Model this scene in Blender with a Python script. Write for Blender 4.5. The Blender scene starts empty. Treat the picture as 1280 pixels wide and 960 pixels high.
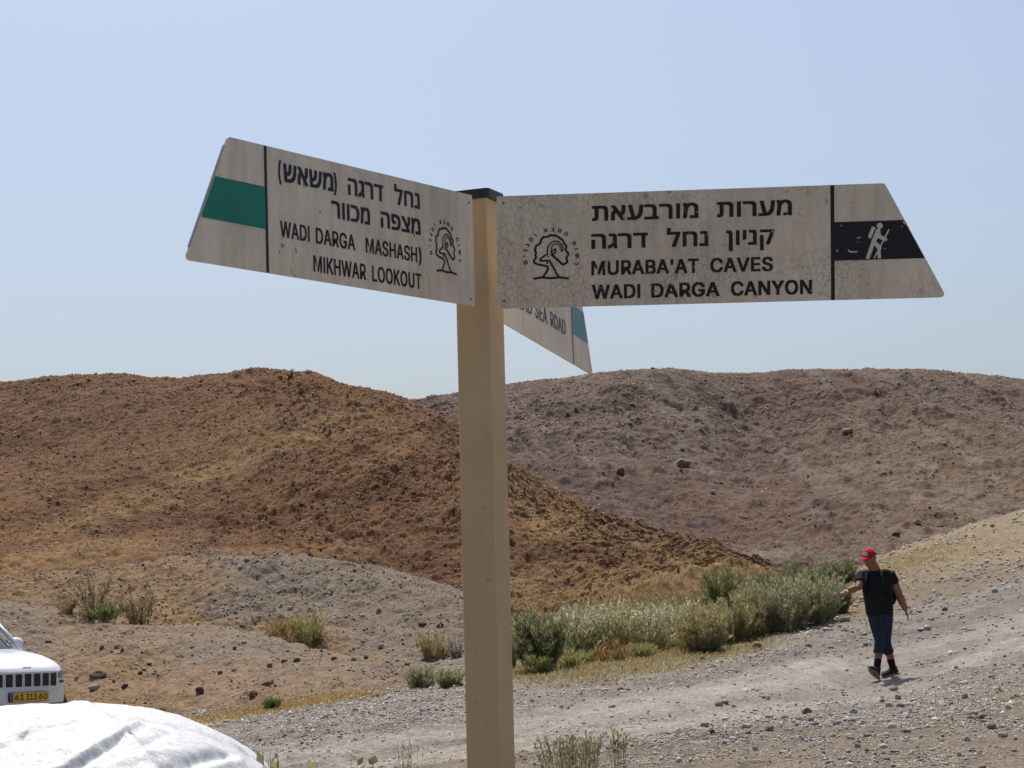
import bpy, bmesh, math, random
import numpy as np
from mathutils import Vector, Matrix, noise as mnoise

# ------------------------------------------------------------------ camera, sky, sun, exposure
SC = bpy.context.scene
COL = SC.collection
F, PITCH, ROLL = 2600.0, 0.111, 0.023          # focal length in px of a 1280 px wide frame, tilt up, roll
CZ = 1.6
cam_d = bpy.data.cameras.new('camera')
cam_d.sensor_width = 36.0
cam_d.lens = 36.0 * F / 1280.0
cam_d.clip_end = 5000
cam_d.clip_start = 0.1
cam = bpy.data.objects.new('camera', cam_d)
COL.objects.link(cam)
cam.matrix_world = Matrix.Translation((0, 0, CZ)) @ Matrix.Rotation(math.pi / 2 + PITCH, 4, 'X') @ Matrix.Rotation(-ROLL, 4, 'Z')
SC.camera = cam

SUN_EL, SUN_AZ = math.radians(62), math.radians(-12)   # azimuth from +Y (ahead) towards +X
world = bpy.data.worlds.new('World')
SC.world = world
world.use_nodes = True
wn = world.node_tree.nodes
wl = world.node_tree.links
sky = wn.new('ShaderNodeTexSky')
sky.sky_type = 'NISHITA'
sky.sun_disc = False
sky.sun_elevation = SUN_EL
sky.sun_rotation = SUN_AZ
sky.altitude = 0
sky.air_density = 1.0
sky.dust_density = 3.8
sky.ozone_density = 4.0
wl.new(sky.outputs[0], wn['Background'].inputs[0])
wn['Background'].inputs[1].default_value = 0.093
sun_d = bpy.data.lights.new('sun', 'SUN')
sun_d.energy = 3.4
sun_d.angle = math.radians(0.53)
sun_d.color = (1.0, 0.95, 0.87)
sun = bpy.data.objects.new('sun', sun_d)
COL.objects.link(sun)
sdir = Vector((math.sin(SUN_AZ) * math.cos(SUN_EL), math.cos(SUN_AZ) * math.cos(SUN_EL), math.sin(SUN_EL)))
sun.rotation_euler = sdir.to_track_quat('Z', 'Y').to_euler()
sun.location = (0, 0, 30)
SC.view_settings.view_transform = 'Standard'
SC.view_settings.look = 'None'
SC.view_settings.gamma = 1
SC.view_settings.exposure = 0.48

rng = np.random.default_rng(7)
random.seed(7)
PI = math.pi

# ------------------------------------------------------------------ helpers
def unproj(u, v, d):
    """photo pixel + distance ahead -> world point"""
    c, s = math.cos(ROLL), math.sin(ROLL)
    u = np.asarray(u, float) - 640; v = np.asarray(v, float) - 480
    ur = u * c - v * s
    vr = u * s + v * c
    h = -vr / F
    y = math.cos(PITCH) - h * math.sin(PITCH)
    z = math.sin(PITCH) + h * math.cos(PITCH)
    return ur / F / y * d, np.zeros_like(ur) + d, CZ + z / y * d

def proj(x, y, z):
    z = z - CZ
    Y = y * math.cos(PITCH) + z * math.sin(PITCH)
    Z = -y * math.sin(PITCH) + z * math.cos(PITCH)
    a = F * x / Y; b = -F * Z / Y
    c, s = math.cos(ROLL), math.sin(ROLL)
    return 640 + a * c + b * s, 480 - a * s + b * c

def pchip(x, y, xi):
    """monotone cubic through (x, y); y may carry extra trailing axes"""
    x = np.asarray(x, float); y = np.asarray(y, float); xi = np.asarray(xi, float)
    sh = (-1,) + (1,) * (y.ndim - 1)
    h = np.diff(x).reshape(sh); dl = np.diff(y, axis=0) / h
    m = np.zeros_like(y)
    if len(x) > 2:
        w1 = 2 * h[1:] + h[:-1]; w2 = h[1:] + 2 * h[:-1]
        good = dl[:-1] * dl[1:] > 0
        with np.errstate(all='ignore'):
            mm = (w1 + w2) / (w1 / dl[:-1] + w2 / dl[1:])
        m[1:-1] = np.where(good, mm, 0)
    m[0] = dl[0]; m[-1] = dl[-1]
    k = np.clip(np.searchsorted(x, xi) - 1, 0, len(x) - 2)
    t = ((np.clip(xi, x[0], x[-1]) - x[k]) / (x[k + 1] - x[k])).reshape(sh)
    hk = (x[k + 1] - x[k]).reshape(sh)
    return ((2 * t**3 - 3 * t**2 + 1) * y[k] + (t**3 - 2 * t**2 + t) * hk * m[k]
            + (-2 * t**3 + 3 * t**2) * y[k + 1] + (t**3 - t**2) * hk * m[k + 1])

def _hash(ix, iy, seed):
    h = (ix.astype(np.uint32) * np.uint32(374761393) + iy.astype(np.uint32) * np.uint32(668265263) + np.uint32((seed * 2246822519) & 0xffffffff))
    h = (h ^ (h >> np.uint32(13))) * np.uint32(1274126177)
    h = h ^ (h >> np.uint32(16))
    h = h * np.uint32(2654435761)
    return h ^ (h >> np.uint32(15))

def gnoise(x, y, seed=0):
    """2-D gradient noise, about -1..1"""
    x = np.asarray(x, float); y = np.asarray(y, float)
    x0 = np.floor(x); y0 = np.floor(y); fx = x - x0; fy = y - y0
    ix = x0.astype(np.int64); iy = y0.astype(np.int64)
    out = 0
    sx = fx**3 * (fx * (fx * 6 - 15) + 10); sy = fy**3 * (fy * (fy * 6 - 15) + 10)
    for dx in (0, 1):
        for dy in (0, 1):
            a = _hash(ix + dx, iy + dy, seed).astype(float) * (2 * PI / 4294967296.0)
            g = np.cos(a) * (fx - dx) + np.sin(a) * (fy - dy)
            out = out + g * (sx if dx else 1 - sx) * (sy if dy else 1 - sy)
    return out * 1.5

def fbm(x, y, octs, seed=0, gain=0.5, lac=2.03):
    t = 0; a = 1.0; f = 1.0
    for k in range(octs):
        t = t + a * gnoise(x * f + 17.3 * k, y * f - 9.1 * k, seed + k)
        a *= gain; f *= lac
    return t

def lumps(x, y, seed=0):
    """boulder-like cells: bumps separated by creases (worley)"""
    x0 = np.floor(x); y0 = np.floor(y)
    d1 = np.full(np.shape(x), 9.0); d2 = np.full(np.shape(x), 9.0); hid = np.zeros(np.shape(x))
    for dx in (-1, 0, 1):
        for dy in (-1, 0, 1):
            cx = (x0 + dx).astype(np.int64); cy = (y0 + dy).astype(np.int64)
            h1 = _hash(cx, cy, seed).astype(float) / 4294967296.0
            h2 = _hash(cx, cy, seed + 77).astype(float) / 4294967296.0
            h3 = _hash(cx, cy, seed + 191).astype(float) / 4294967296.0
            dd = np.hypot(cx + h1 - x, cy + h2 - y)
            c = dd < d1
            d2 = np.where(c, d1, np.minimum(d2, dd)); d1 = np.where(c, dd, d1); hid = np.where(c, h3, hid)
    return np.clip((d2 - d1) * 1.6, 0, 1), hid

def sstep(a, b, x):
    t = np.clip((x - a) / (b - a), 0, 1)
    return t * t * (3 - 2 * t)

def np_mesh(name, V, Fc, mat=None, col=None, smooth=False, parent=None):
    me = bpy.data.meshes.new(name)
    V = np.asarray(V, np.float32); Fc = np.asarray(Fc, np.int32)
    n, k = Fc.shape
    me.vertices.add(len(V)); me.vertices.foreach_set('co', V.ravel())
    me.loops.add(n * k); me.loops.foreach_set('vertex_index', Fc.ravel())
    me.polygons.add(n)
    me.polygons.foreach_set('loop_start', np.arange(0, n * k, k, dtype=np.int32))
    me.polygons.foreach_set('loop_total', np.full(n, k, np.int32))
    if smooth:
        me.polygons.foreach_set('use_smooth', np.ones(n, bool))
    me.update(calc_edges=True)
    if col is not None:
        at = me.color_attributes.new('albedo', 'FLOAT_COLOR', 'POINT')
        c4 = np.ones((len(V), 4), np.float32); c4[:, :3] = col
        at.data.foreach_set('color', c4.ravel())
    o = bpy.data.objects.new(name, me)
    COL.objects.link(o)
    if mat: me.materials.append(mat)
    if parent: o.parent = parent
    return o

def py_mesh(name, V, Fc, mat=None, parent=None, smooth=False):
    me = bpy.data.meshes.new(name)
    me.from_pydata([tuple(v) for v in V], [], [tuple(f) for f in Fc])
    bm = bmesh.new(); bm.from_mesh(me)
    bmesh.ops.recalc_face_normals(bm, faces=bm.faces)
    bm.to_mesh(me); bm.free()
    if smooth:
        for p in me.polygons: p.use_smooth = True
    o = bpy.data.objects.new(name, me); COL.objects.link(o)
    if mat: me.materials.append(mat)
    if parent: o.parent = parent
    return o

def bm_obj(name, bm, mat=None, parent=None, smooth=False):
    bmesh.ops.recalc_face_normals(bm, faces=bm.faces)
    me = bpy.data.meshes.new(name); bm.to_mesh(me); bm.free()
    if smooth:
        for p in me.polygons: p.use_smooth = True
    o = bpy.data.objects.new(name, me); COL.objects.link(o)
    if mat: me.materials.append(mat)
    if parent: o.parent = parent
    return o

def thing(name, label, cat, loc=(0, 0, 0), rz=0, group=None):
    o = bpy.data.objects.new(name, None); COL.objects.link(o)
    o.empty_display_size = 0.2
    o.location = loc; o.rotation_euler = (0, 0, rz)
    tag(o, label, cat, group)
    return o

def tag(o, label, cat, group=None):
    o['label'] = label; o['category'] = cat
    if group: o['group'] = group
    return o

def baked(o):
    """apply an object's modifiers"""
    dg = bpy.context.evaluated_depsgraph_get(); dg.update()
    me = bpy.data.meshes.new_from_object(o.evaluated_get(dg))
    o.modifiers.clear()
    old = o.data; o.data = me
    return o

# ------------------------------------------------------------------ materials
def mat_new(name, col=(.5, .5, .5), rough=.8, metal=0, spec=.5):
    m = bpy.data.materials.new(name); m.use_nodes = True
    b = m.node_tree.nodes['Principled BSDF']
    b.inputs['Base Color'].default_value = (*col, 1)
    b.inputs['Roughness'].default_value = rough
    b.inputs['Metallic'].default_value = metal
    b.inputs['Specular IOR Level'].default_value = spec
    return m

class NT:
    def __init__(s, m):
        s.m = m; s.n = m.node_tree.nodes; s.l = m.node_tree.links
        s.b = s.n['Principled BSDF']
        s.tc = s.n.new('ShaderNodeTexCoord')
    def noise(s, scale, detail=4, rough=.6, vec=None, dist=0):
        t = s.n.new('ShaderNodeTexNoise'); t.inputs['Scale'].default_value = scale
        t.inputs['Detail'].default_value = detail; t.inputs['Roughness'].default_value = rough
        t.inputs['Distortion'].default_value = dist
        s.l.new(vec or s.tc.outputs['Object'], t.inputs['Vector'])
        return t.outputs['Fac']
    def ramp(s, fac, stops):
        r = s.n.new('ShaderNodeValToRGB'); e = r.color_ramp.elements
        while len(e) < len(stops): e.new(.5)
        for k, (p, c) in enumerate(stops):
            e[k].position = p; e[k].color = (*c, 1) if len(c) == 3 else c
        s.l.new(fac, r.inputs[0]); return r.outputs[0]
    def mix(s, fac, a, b, mode='MIX'):
        x = s.n.new('ShaderNodeMix'); x.data_type = 'RGBA'; x.blend_type = mode
        for k, v in ((0, fac), (6, a), (7, b)):
            if hasattr(v, 'links'): s.l.new(v, x.inputs[k])
            elif k == 0: x.inputs[0].default_value = v
            else: x.inputs[k].default_value = (*v, 1)
        return x.outputs[2]
    def math(s, op, a, b=0, clamp=False):
        x = s.n.new('ShaderNodeMath'); x.operation = op; x.use_clamp = clamp
        for k, v in ((0, a), (1, b)):
            if hasattr(v, 'links'): s.l.new(v, x.inputs[k])
            else: x.inputs[k].default_value = v
        return x.outputs[0]
    def attr(s, name='albedo'):
        a = s.n.new('ShaderNodeAttribute'); a.attribute_name = name; return a.outputs['Color']
    def bump(s, h, strength, dist):
        x = s.n.new('ShaderNodeBump'); x.inputs['Strength'].default_value = strength
        x.inputs['Distance'].default_value = dist
        s.l.new(h, x.inputs['Height']); s.l.new(x.outputs[0], s.b.inputs['Normal'])
    def color(s, c): s.l.new(c, s.b.inputs['Base Color'])

def terrain_mat(name, fine, bump_d):
    m = mat_new(name, rough=.95, spec=.15); t = NT(m)
    n1 = t.noise(fine, 5, .7)
    n2 = t.noise(fine * .16, 5, .65)
    v = t.n.new('ShaderNodeTexVoronoi'); v.inputs['Scale'].default_value = fine * .55
    t.l.new(t.tc.outputs['Object'], v.inputs['Vector'])
    c = t.mix(.85, t.attr(), t.ramp(n1, [(.28, (.62, .60, .58)), (.5, (1, 1, 1)), (.74, (1.42, 1.40, 1.38))]), 'MULTIPLY')
    c = t.mix(.75, c, t.ramp(n2, [(.3, (.74, .71, .68)), (.5, (1, 1, 1)), (.7, (1.22, 1.22, 1.2))]), 'MULTIPLY')
    t.color(c)
    h = t.math('ADD', t.math('MULTIPLY', n1, .6), t.math('MULTIPLY', v.outputs['Distance'], .5))
    t.bump(h, .9, bump_d)
    return m

M_GROUND = terrain_mat('dusty_gravel', 22, .03)
M_HILL = terrain_mat('brown_hillside', 5, .10)
M_FAR = terrain_mat('grey_hillside', 3.6, .14)
m = mat_new('stone', rough=.9, spec=.2); t = NT(m)
t.color(t.mix(.8, t.attr(), t.ramp(t.noise(30, 4, .7), [(.3, (.7, .7, .7)), (.7, (1.25, 1.25, 1.25))]), 'MULTIPLY'))
t.bump(t.noise(40, 4, .7), .6, .01)
M_STONE = m
m = mat_new('foliage', rough=.75, spec=.25); t = NT(m); t.color(t.attr())
t.b.inputs['Subsurface Weight'].default_value = 0
tr = t.n.new('ShaderNodeBsdfTranslucent'); t.l.new(t.attr(), tr.inputs[0])
mx = t.n.new('ShaderNodeMixShader'); mx.inputs[0].default_value = .5
t.l.new(t.b.outputs[0], mx.inputs[1]); t.l.new(tr.outputs[0], mx.inputs[2])
t.l.new(mx.outputs[0], t.n['Material Output'].inputs[0])
M_LEAF = m

# ------------------------------------------------------------------ terrain layers
class Layer:
    """height field over azimuth a = x/y and distance; rows are ridge/foot lines given as (u, v, d[, dz])"""
    def __init__(s, rows, samples, umin, umax, ncol, noise):
        s.a = np.linspace((umin - 640) / F, (umax - 640) / F, ncol)
        D = []; Z = []
        for row in rows:
            r = np.array([tuple(p) + (0,) * (4 - len(p)) for p in row], float)
            x, y, z = unproj(r[:, 0], r[:, 1], r[:, 2])
            aa = x / y
            yz = pchip(aa, np.stack([y, z + r[:, 3]], 1), s.a)
            D.append(yz[:, 0]); Z.append(yz[:, 1])
        D = np.array(D); Z = np.array(Z)
        t = np.concatenate([k + np.linspace(0, 1, n, endpoint=False) for k, n in enumerate(samples)] + [[len(rows) - 1.0]])
        s.D = pchip(np.arange(len(rows)), D, t)       # rows x cols
        s.Z0 = pchip(np.arange(len(rows)), Z, t)
        s.X = s.a[None, :] * s.D
        s.t = t
        s.noise = noise
        s.Z = s.Z0 + noise(s.X, s.D, np.repeat(t[:, None], ncol, 1))
    def z(s, x, y):
        a = x / y
        j = np.clip((a - s.a[0]) / (s.a[1] - s.a[0]), 0, len(s.a) - 1.001)
        k = int(j); w = j - k
        def col(i): return np.interp(y, s.D[:, i], s.Z[:, i], left=-99, right=-99)
        return col(k) * (1 - w) + col(k + 1) * w
    def mesh(s, name, mat, color, keep=None):
        nr, nc = s.X.shape
        V = np.stack([s.X, s.D, s.Z], 2).reshape(-1, 3)
        i = np.arange(nr * nc).reshape(nr, nc)
        Fq = np.stack([i[:-1, :-1], i[:-1, 1:], i[1:, 1:], i[1:, :-1]], 2)
        if keep is not None: Fq = Fq[keep]
        Fq = Fq.reshape(-1, 4)
        used = np.zeros(len(V), bool); used[Fq.ravel()] = True
        ren = np.cumsum(used) - 1
        o = np_mesh(name, V[used], ren[Fq], mat, color.reshape(-1, 3)[used], True)
        o['kind'] = 'structure'
        return o

LAYERS = []
def gz(x, y):
    return max(L.z(x, y) for L in LAYERS)

def hit(u, v, dmin=6, dmax=140):
    """where the view ray through a photo pixel first meets the terrain"""
    ds = np.arange(dmin, dmax, .12)
    x, y, z = unproj(np.full_like(ds, u), np.full_like(ds, v), ds)
    prev = None
    for L in LAYERS:
        j = int(np.clip((x[0] / y[0] - L.a[0]) / (L.a[1] - L.a[0]) + .5, 0, len(L.a) - 1))
        tz = np.interp(ds, L.D[:, j], L.Z[:, j], left=-99, right=-99)
        k = np.nonzero(tz >= z)[0]
        if len(k) and (prev is None or k[0] < prev): prev = k[0]
    if prev is None: return None
    d = ds[prev]
    p = unproj(u, v, d)
    return float(p[0]), float(d), float(gz(float(p[0]), d))

def seg_dist(x, y, pts):
    """distance to a polyline of ground points"""
    best = np.full(np.shape(x), 1e9)
    for (ax, ay), (bx, by) in zip(pts[:-1], pts[1:]):
        dx, dy = bx - ax, by - ay
        t = np.clip(((x - ax) * dx + (y - ay) * dy) / (dx * dx + dy * dy + 1e-9), 0, 1)
        best = np.minimum(best, np.hypot(x - ax - t * dx, y - ay - t * dy))
    return best

C = lambda *c: np.array(c, float)
def lerp(a, b, w): return a * (1 - w[..., None]) + b * w[..., None]

# --- near ground with the gravel track
G_ROWS = [
    [(-1600, 3200, 3.0, 0), (640, 3200, 3.0), (2900, 3200, 3.0)],
    [(-1600, 960, 22.5), (-400, 960, 22), (0, 960, 20), (250, 960, 17), (450, 960, 15), (640, 960, 13), (900, 960, 12), (1280, 960, 11), (2900, 930, 10)],
    [(-1600, 945, 28), (-400, 935, 27), (0, 925, 27), (250, 912, 24), (450, 905, 20.5), (640, 900, 19), (900, 895, 19), (1100, 868, 24), (1280, 850, 23), (2900, 790, 22)],
    [(-1600, 940, 31), (-400, 925, 31), (0, 915, 31), (250, 900, 29), (450, 872, 29), (580, 852, 30), (640, 848, 30), (760, 836, 31), (870, 822, 33), (1060, 772, 37), (1160, 755, 38), (1280, 735, 38), (1700, 690, 40), (2900, 600, 42)],
    [(-1600, 895, 50), (0, 880, 50), (250, 850, 50), (450, 830, 50), (640, 795, 46), (870, 765, 48), (1000, 742, 50), (1060, 722, 52), (1100, 697, 54), (1180, 669, 56), (1280, 640, 58), (1700, 560, 64), (2900, 420, 70)],
    [(-1600, 860, 75), (0, 850, 75), (640, 790, 70), (870, 760, 70), (1000, 742, 68), (1100, 712, 66), (1180, 690, 67), (1280, 668, 68), (1700, 580, 74), (2900, 450, 80)],
    [(-1600, 830, 120), (640, 790, 120), (1280, 770, 120), (1700, 740, 120), (2900, 700, 120)],
]
# the first row is set level under the camera
def g_noise(x, y, t):
    k = .35 + .65 * sstep(5, 14, y)
    n = .05 * fbm(x * .35, y * .35, 3, 11) + .028 * fbm(x * 1.7, y * 1.7, 4, 12)
    l, h = lumps(x * 5.2, y * 5.2, 5)
    n = n + .022 * l * (h > .55)
    l, h = lumps(x * 11, y * 11, 6)
    n = n + .010 * l
    return n * k
class Ground(Layer): pass
G = Layer(G_ROWS, [60, 150, 130, 170, 60, 20], -1600, 2900, 2300, g_noise)
# flatten the part nearer than the frame: z falls to 0 below the camera
w = sstep(12.5, 5, G.D)
G.Z = G.Z * (1 - w) + w * (0.0 + .25 * (G.Z - G.Z0))
LAYERS.append(G)

RUTS = [[(250, 948), (420, 930), (640, 905), (900, 860), (1060, 826), (1280, 772), (1600, 700)],
        [(450, 952), (640, 936), (900, 886), (1100, 846), (1280, 800), (1600, 730)]]
def ground_pts(pix):
    o = []
    for u, v in pix:
        p = hit(u, v, 8, 130)
        if p: o.append((p[0], p[1]))
    return o
RUTP = [ground_pts(r) for r in RUTS]
d_rut = np.minimum(seg_dist(G.X, G.D, RUTP[0]), seg_dist(G.X, G.D, RUTP[1]))
road_mid = ground_pts([(250, 930), (450, 912), (640, 893), (900, 858), (1080, 815), (1280, 768), (1600, 700)])
d_road = seg_dist(G.X, G.D, road_mid)
wav = 1.0 * fbm(G.X * .5, G.D * .5, 3, 31)
on_road = sstep(4.6, 3.4, d_road + wav * .5)
smooth_rut = sstep(1.25, .3, d_rut + .4 * wav) 
G.Z = G.Z - .05 * smooth_rut + .025 * on_road * fbm(d_road * 1.5, G.X * .10, 3, 48)
lone = fbm(G.X * .22, G.D * .22, 4, 41)
lo2 = fbm(G.X * 1.3, G.D * 1.3, 4, 43)
gc = C(.205, .165, .125) + 0 * G.X[..., None]
gc = lerp(gc, C(.235, .180, .122), sstep(-.1, .7, lone + .3 * lo2))
gc = lerp(gc, C(.240, .213, .186), on_road * .85)
gc = lerp(gc, C(.36, .325, .285), smooth_rut * .75)
# dry shoulder on the right bank, orange dust under the plants
bank = sstep(40, 46, G.D) * sstep(.085, .16, G.a[None, :] + 0 * G.D)
gc = lerp(gc, C(.31, .245, .150), bank * (.45 + .45 * sstep(-.3, .5, lo2)))
veg_edge = ground_pts([(640, 846), (760, 833), (870, 818), (960, 795), (1060, 768)])
dv = seg_dist(G.X, G.D, veg_edge)
side = G.D > np.interp(G.X, [p[0] for p in veg_edge], [p[1] for p in veg_edge])
wv = np.where(side, sstep(7, 2, dv), sstep(.35, .05, dv)) * (G.X > veg_edge[0][0] - .3) * (G.X < veg_edge[-1][0] + .8)
gc = lerp(gc, C(.27, .175, .075), wv * (.55 + .4 * sstep(-.3, .4, lo2)))
strip = ground_pts([(255, 902), (330, 884), (400, 876), (452, 869)])
ds_ = seg_dist(G.X, G.D, strip)
gc = lerp(gc, C(.34, .235, .085), sstep(.9, .3, ds_ + .35 * lo2) * .8)
gc = gc * (1 + .13 * fbm(G.X * 4, G.D * 4, 3, 47))[..., None]
road_face = (on_road[:-1, :-1] > .5)
along = fbm(d_road * 1.5 + .3 * lone, G.X * .10, 3, 48)
gc = gc * (1 + .22 * on_road * along)[..., None]
gc = gc * C(.775, .765, .755)
G.mesh('ground', M_GROUND, gc, ~road_face)
G.mesh('gravel_track', M_GROUND, gc, road_face)

# --- dirt bank behind the white car
M1_ROWS = [
    [(-900, 900, 35, -.5), (0, 907, 33, -.5), (150, 908, 31, -.5), (250, 905, 29.5, -.4), (330, 882, 29.6, -.4), (450, 871, 29.6, -.3), (580, 853, 30.4, -.3), (760, 846, 31.4, -.3)],
    [(-900, 885, 36), (0, 897, 34), (150, 898, 32.2), (250, 897, 30.6), (330, 878, 30.3), (450, 867, 30.2), (580, 851, 31), (760, 848, 31.8, -.25)],
    [(-900, 790, 39), (0, 822, 37.2), (150, 838, 36), (250, 846, 35), (330, 844, 34.2), (450, 848, 33), (580, 846, 32), (760, 850, 32.4, -.25)],
    [(-900, 725, 43), (-300, 738, 42), (0, 753, 41), (100, 768, 40.5), (200, 779, 40), (350, 801, 39), (450, 823, 36.5), (560, 837, 34), (620, 850, 33.4), (760, 858, 33, -.3)],
    [(-900, 735, 47, -.2), (0, 763, 45, -.3), (200, 789, 43.5, -.3), (350, 811, 42, -.3), (450, 833, 39, -.3), (560, 845, 36, -.3), (760, 870, 35, -.4)],
    [(-900, 780, 56, -1), (0, 800, 53, -1), (350, 840, 49, -1), (560, 860, 44, -1), (760, 880, 43, -1)],
]
def m_noise(x, y, t):
    l, h = lumps(x * 3.0, y * 3.0, 15)
    l2, h2 = lumps(x * 7.5, y * 7.5, 16)
    return (.13 * fbm(x * .33, y * .33, 4, 51) + .05 * fbm(x * 1.8, y * 1.8, 4, 52) + .05 * l * (h > .8) + .022 * l2 * (h2 > .3)) * sstep(0.2, 1.2, t)
L1 = Layer(M1_ROWS, [12, 110, 110, 40, 16], -900, 760, 1100, m_noise)
LAYERS.append(L1)
a1 = fbm(L1.X * .3, L1.D * .3, 4, 61); a2 = fbm(L1.X * 1.4, L1.D * 1.4, 4, 62)
c1 = C(.225, .170, .122) + 0 * L1.X[..., None]
c1 = lerp(c1, C(.205, .170, .135), sstep(-.1, .5, a1))
low = sstep(2.6, 1.5, L1.t[:, None] + .5 * a1) * sstep(-.045, -.2, L1.a[None, :] + .02 * a2)
c1 = lerp(c1, C(.235, .145, .072), low * (.35 + .55 * sstep(-.3, .4, a2)))
c1 = c1 * (1 + .14 * fbm(L1.X * 4, L1.D * 4, 3, 63))[..., None]
L1.mesh('dirt_bank', M_GROUND, c1 * C(.89, .835, .765))

# --- grey gravel mound behind it
M2_ROWS = [
    [(-700, 835, 41, -.6), (0, 815, 43, -.6), (200, 810, 43, -.6), (350, 825, 42, -.6), (560, 850, 38, -.6), (720, 840, 38, -.6)],
    [(-700, 825, 43), (0, 790, 45.5), (200, 785, 44.5), (350, 805, 43), (560, 840, 39.5), (720, 835, 39, -.2)],
    [(-700, 800, 46), (0, 745, 49), (150, 742, 48), (250, 742, 46.5), (330, 748, 45.5), (430, 762, 44.5), (520, 784, 43), (580, 800, 42), (720, 830, 41, -.4)],
    [(-700, 790, 49), (0, 722, 53), (100, 716, 52.5), (180, 706, 51.5), (240, 701, 50), (300, 698, 49), (350, 695, 48.5), (400, 697, 48), (450, 706, 47.5), (520, 725, 47), (580, 745, 46), (640, 772, 45), (720, 820, 44)],
    [(-700, 800, 53), (0, 728, 57), (200, 708, 55, -.1), (350, 704, 52, -.3), (450, 716, 51, -.3), (580, 757, 50, -.3), (720, 840, 48)],
    [(-700, 860, 62), (0, 790, 64), (350, 760, 60, -.3), (580, 800, 58), (720, 860, 55)],
]
def m2_noise(x, y, t):
    l, h = lumps(x * 3.2, y * 3.2, 25)
    l2, h2 = lumps(x * 6.5, y * 6.5, 26)
    rough = sstep(-.075, -.13, x / y)
    return (.10 * fbm(x * .3, y * .3, 3, 71) + .05 * fbm(x * 1.5, y * 1.5, 4, 72) * (1 + rough) + .055 * l * (h > .82 - .3 * rough) + .028 * l2 * (h2 > .4)) * sstep(.2, 1.2, t)
L2 = Layer(M2_ROWS, [12, 90, 100, 40, 14], -700, 720, 1000, m2_noise)
LAYERS.append(L2)
b1 = fbm(L2.X * .3, L2.D * .3, 4, 81); b2 = fbm(L2.X * 1.3, L2.D * 1.3, 4, 82)
c2 = C(.170, .143, .115) + 0 * L2.X[..., None]
lw = sstep(-.122, -.165, L2.a[None, :] + .018 * b1 + .008 * b2)
c2 = lerp(c2, C(.205, .138, .075), lw * .9)
ft = sstep(1.9, 1.2, L2.t[:, None] + .35 * b1) * sstep(-.06, -.1, L2.a[None, :] + .012 * b2)
c2 = lerp(c2, C(.24, .16, .07), ft * .75)
c2 = c2 * (1 + .14 * fbm(L2.X * 4, L2.D * 4, 3, 83))[..., None]
L2.mesh('gravel_mound', M_GROUND, c2 * C(.98, .91, .84))

# --- brown hill on the left
HL_ROWS = [
    [(-900, 800, 50, -.8), (0, 790, 50, -.8), (300, 760, 52, -.8), (500, 770, 51, -.8), (640, 785, 48, -.7), (760, 770, 49, -.5), (900, 745, 53, -.4), (1060, 735, 56, -.6)],
    [(-900, 770, 52), (0, 745, 53), (150, 728, 54), (300, 722, 55), (420, 735, 54), (500, 748, 53), (640, 768, 50), (760, 752, 51.5), (900, 730, 55), (1060, 735, 57, -.4)],
    [(-900, 680, 60), (0, 665, 62), (150, 655, 63), (300, 650, 62), (420, 652, 60), (520, 660, 59), (640, 690, 56), (760, 705, 56), (900, 715, 57), (1060, 738, 58, -.5)],
    [(-900, 575, 72), (-300, 560, 74), (0, 570, 74), (150, 566, 74), (300, 556, 72), (420, 548, 69), (520, 566, 66), (640, 628, 61.5), (760, 668, 59.5), (900, 709, 58.4), (1060, 742, 59, -.6)],
    [(-900, 500, 88), (-300, 474, 89), (0, 482, 88), (60, 474, 87.5), (140, 471, 87), (230, 476, 86), (310, 469, 85), (390, 468, 82), (430, 480, 80), (470, 486, 78.5), (520, 502, 76), (560, 521, 73.5), (600, 555, 70), (640, 590, 67), (720, 633, 63.5), (790, 665, 61.5), (850, 689, 60.3), (900, 707, 59.6), (950, 722, 59.5), (1060, 745, 60, -.6)],
    [(-900, 510, 96, -.5), (0, 490, 96, -.6), (390, 478, 89, -.6), (520, 512, 82, -.6), (640, 600, 72, -.6), (790, 675, 65.5, -.5), (900, 720, 63, -.4), (1060, 760, 63)],
    [(-900, 700, 125), (0, 690, 125), (390, 690, 118), (520, 690, 110), (640, 720, 98), (790, 760, 88), (900, 780, 82), (1060, 800, 80)],
]
def hl_noise(x, y, t):
    a = x / y
    rough = sstep(-.35, .25, fbm(x * .09, y * .09, 3, 91) + 2.2 * sstep(-.17, -.07, a) - .9)      # the craggy nearer spur
    n = .40 * fbm(x * .10, y * .10, 3, 92) + .10 * fbm(x * .35, y * .35, 3, 93) + .065 * fbm(x * 1.1, y * 1.1, 4, 94)
    wx = x + .7 * gnoise(x * .5, y * .5, 95); wy = y + .7 * gnoise(x * .5, y * .5, 96)
    l, h = lumps(wx * .8, wy * 1.15, 97)
    l2, h2 = lumps(wx * 1.9, wy * 2.4, 98)
    l3, h3 = lumps(x * 4.2, y * 4.2, 99)
    n = n + rough * (.13 * l * (h > .6) + .10 * l2 * (h2 > .5)) + (.45 + .55 * rough) * .06 * l3 * (h3 > .4)
    n = n + (1 - rough) * .10 * l2 * (h2 > .85)
    # thin rock ledges along the strike
    led = np.abs(fbm(x * .11, t * 8.5 + .05 * x, 4, 90))
    n = n + (.03 + .065 * rough) * sstep(.22, .0, led) * sstep(-.5, .3, fbm(x * .16, y * .16, 2, 85))
    l4, h4 = lumps(x * 2.6 + 3, y * 2.6, 89)
    n = n + .05 * l4 * (h4 > .5) + .03 * fbm(x * 3.5, y * 3.5, 3, 88)
    crest = np.exp(-((t - 4.0) / .25) ** 2)
    return n * sstep(.1, 1.0, t) * (1 - .55 * crest)
LH = Layer(HL_ROWS, [14, 120, 150, 190, 40, 16], -900, 1060, 1750, hl_noise)
LAYERS.append(LH)
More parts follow.
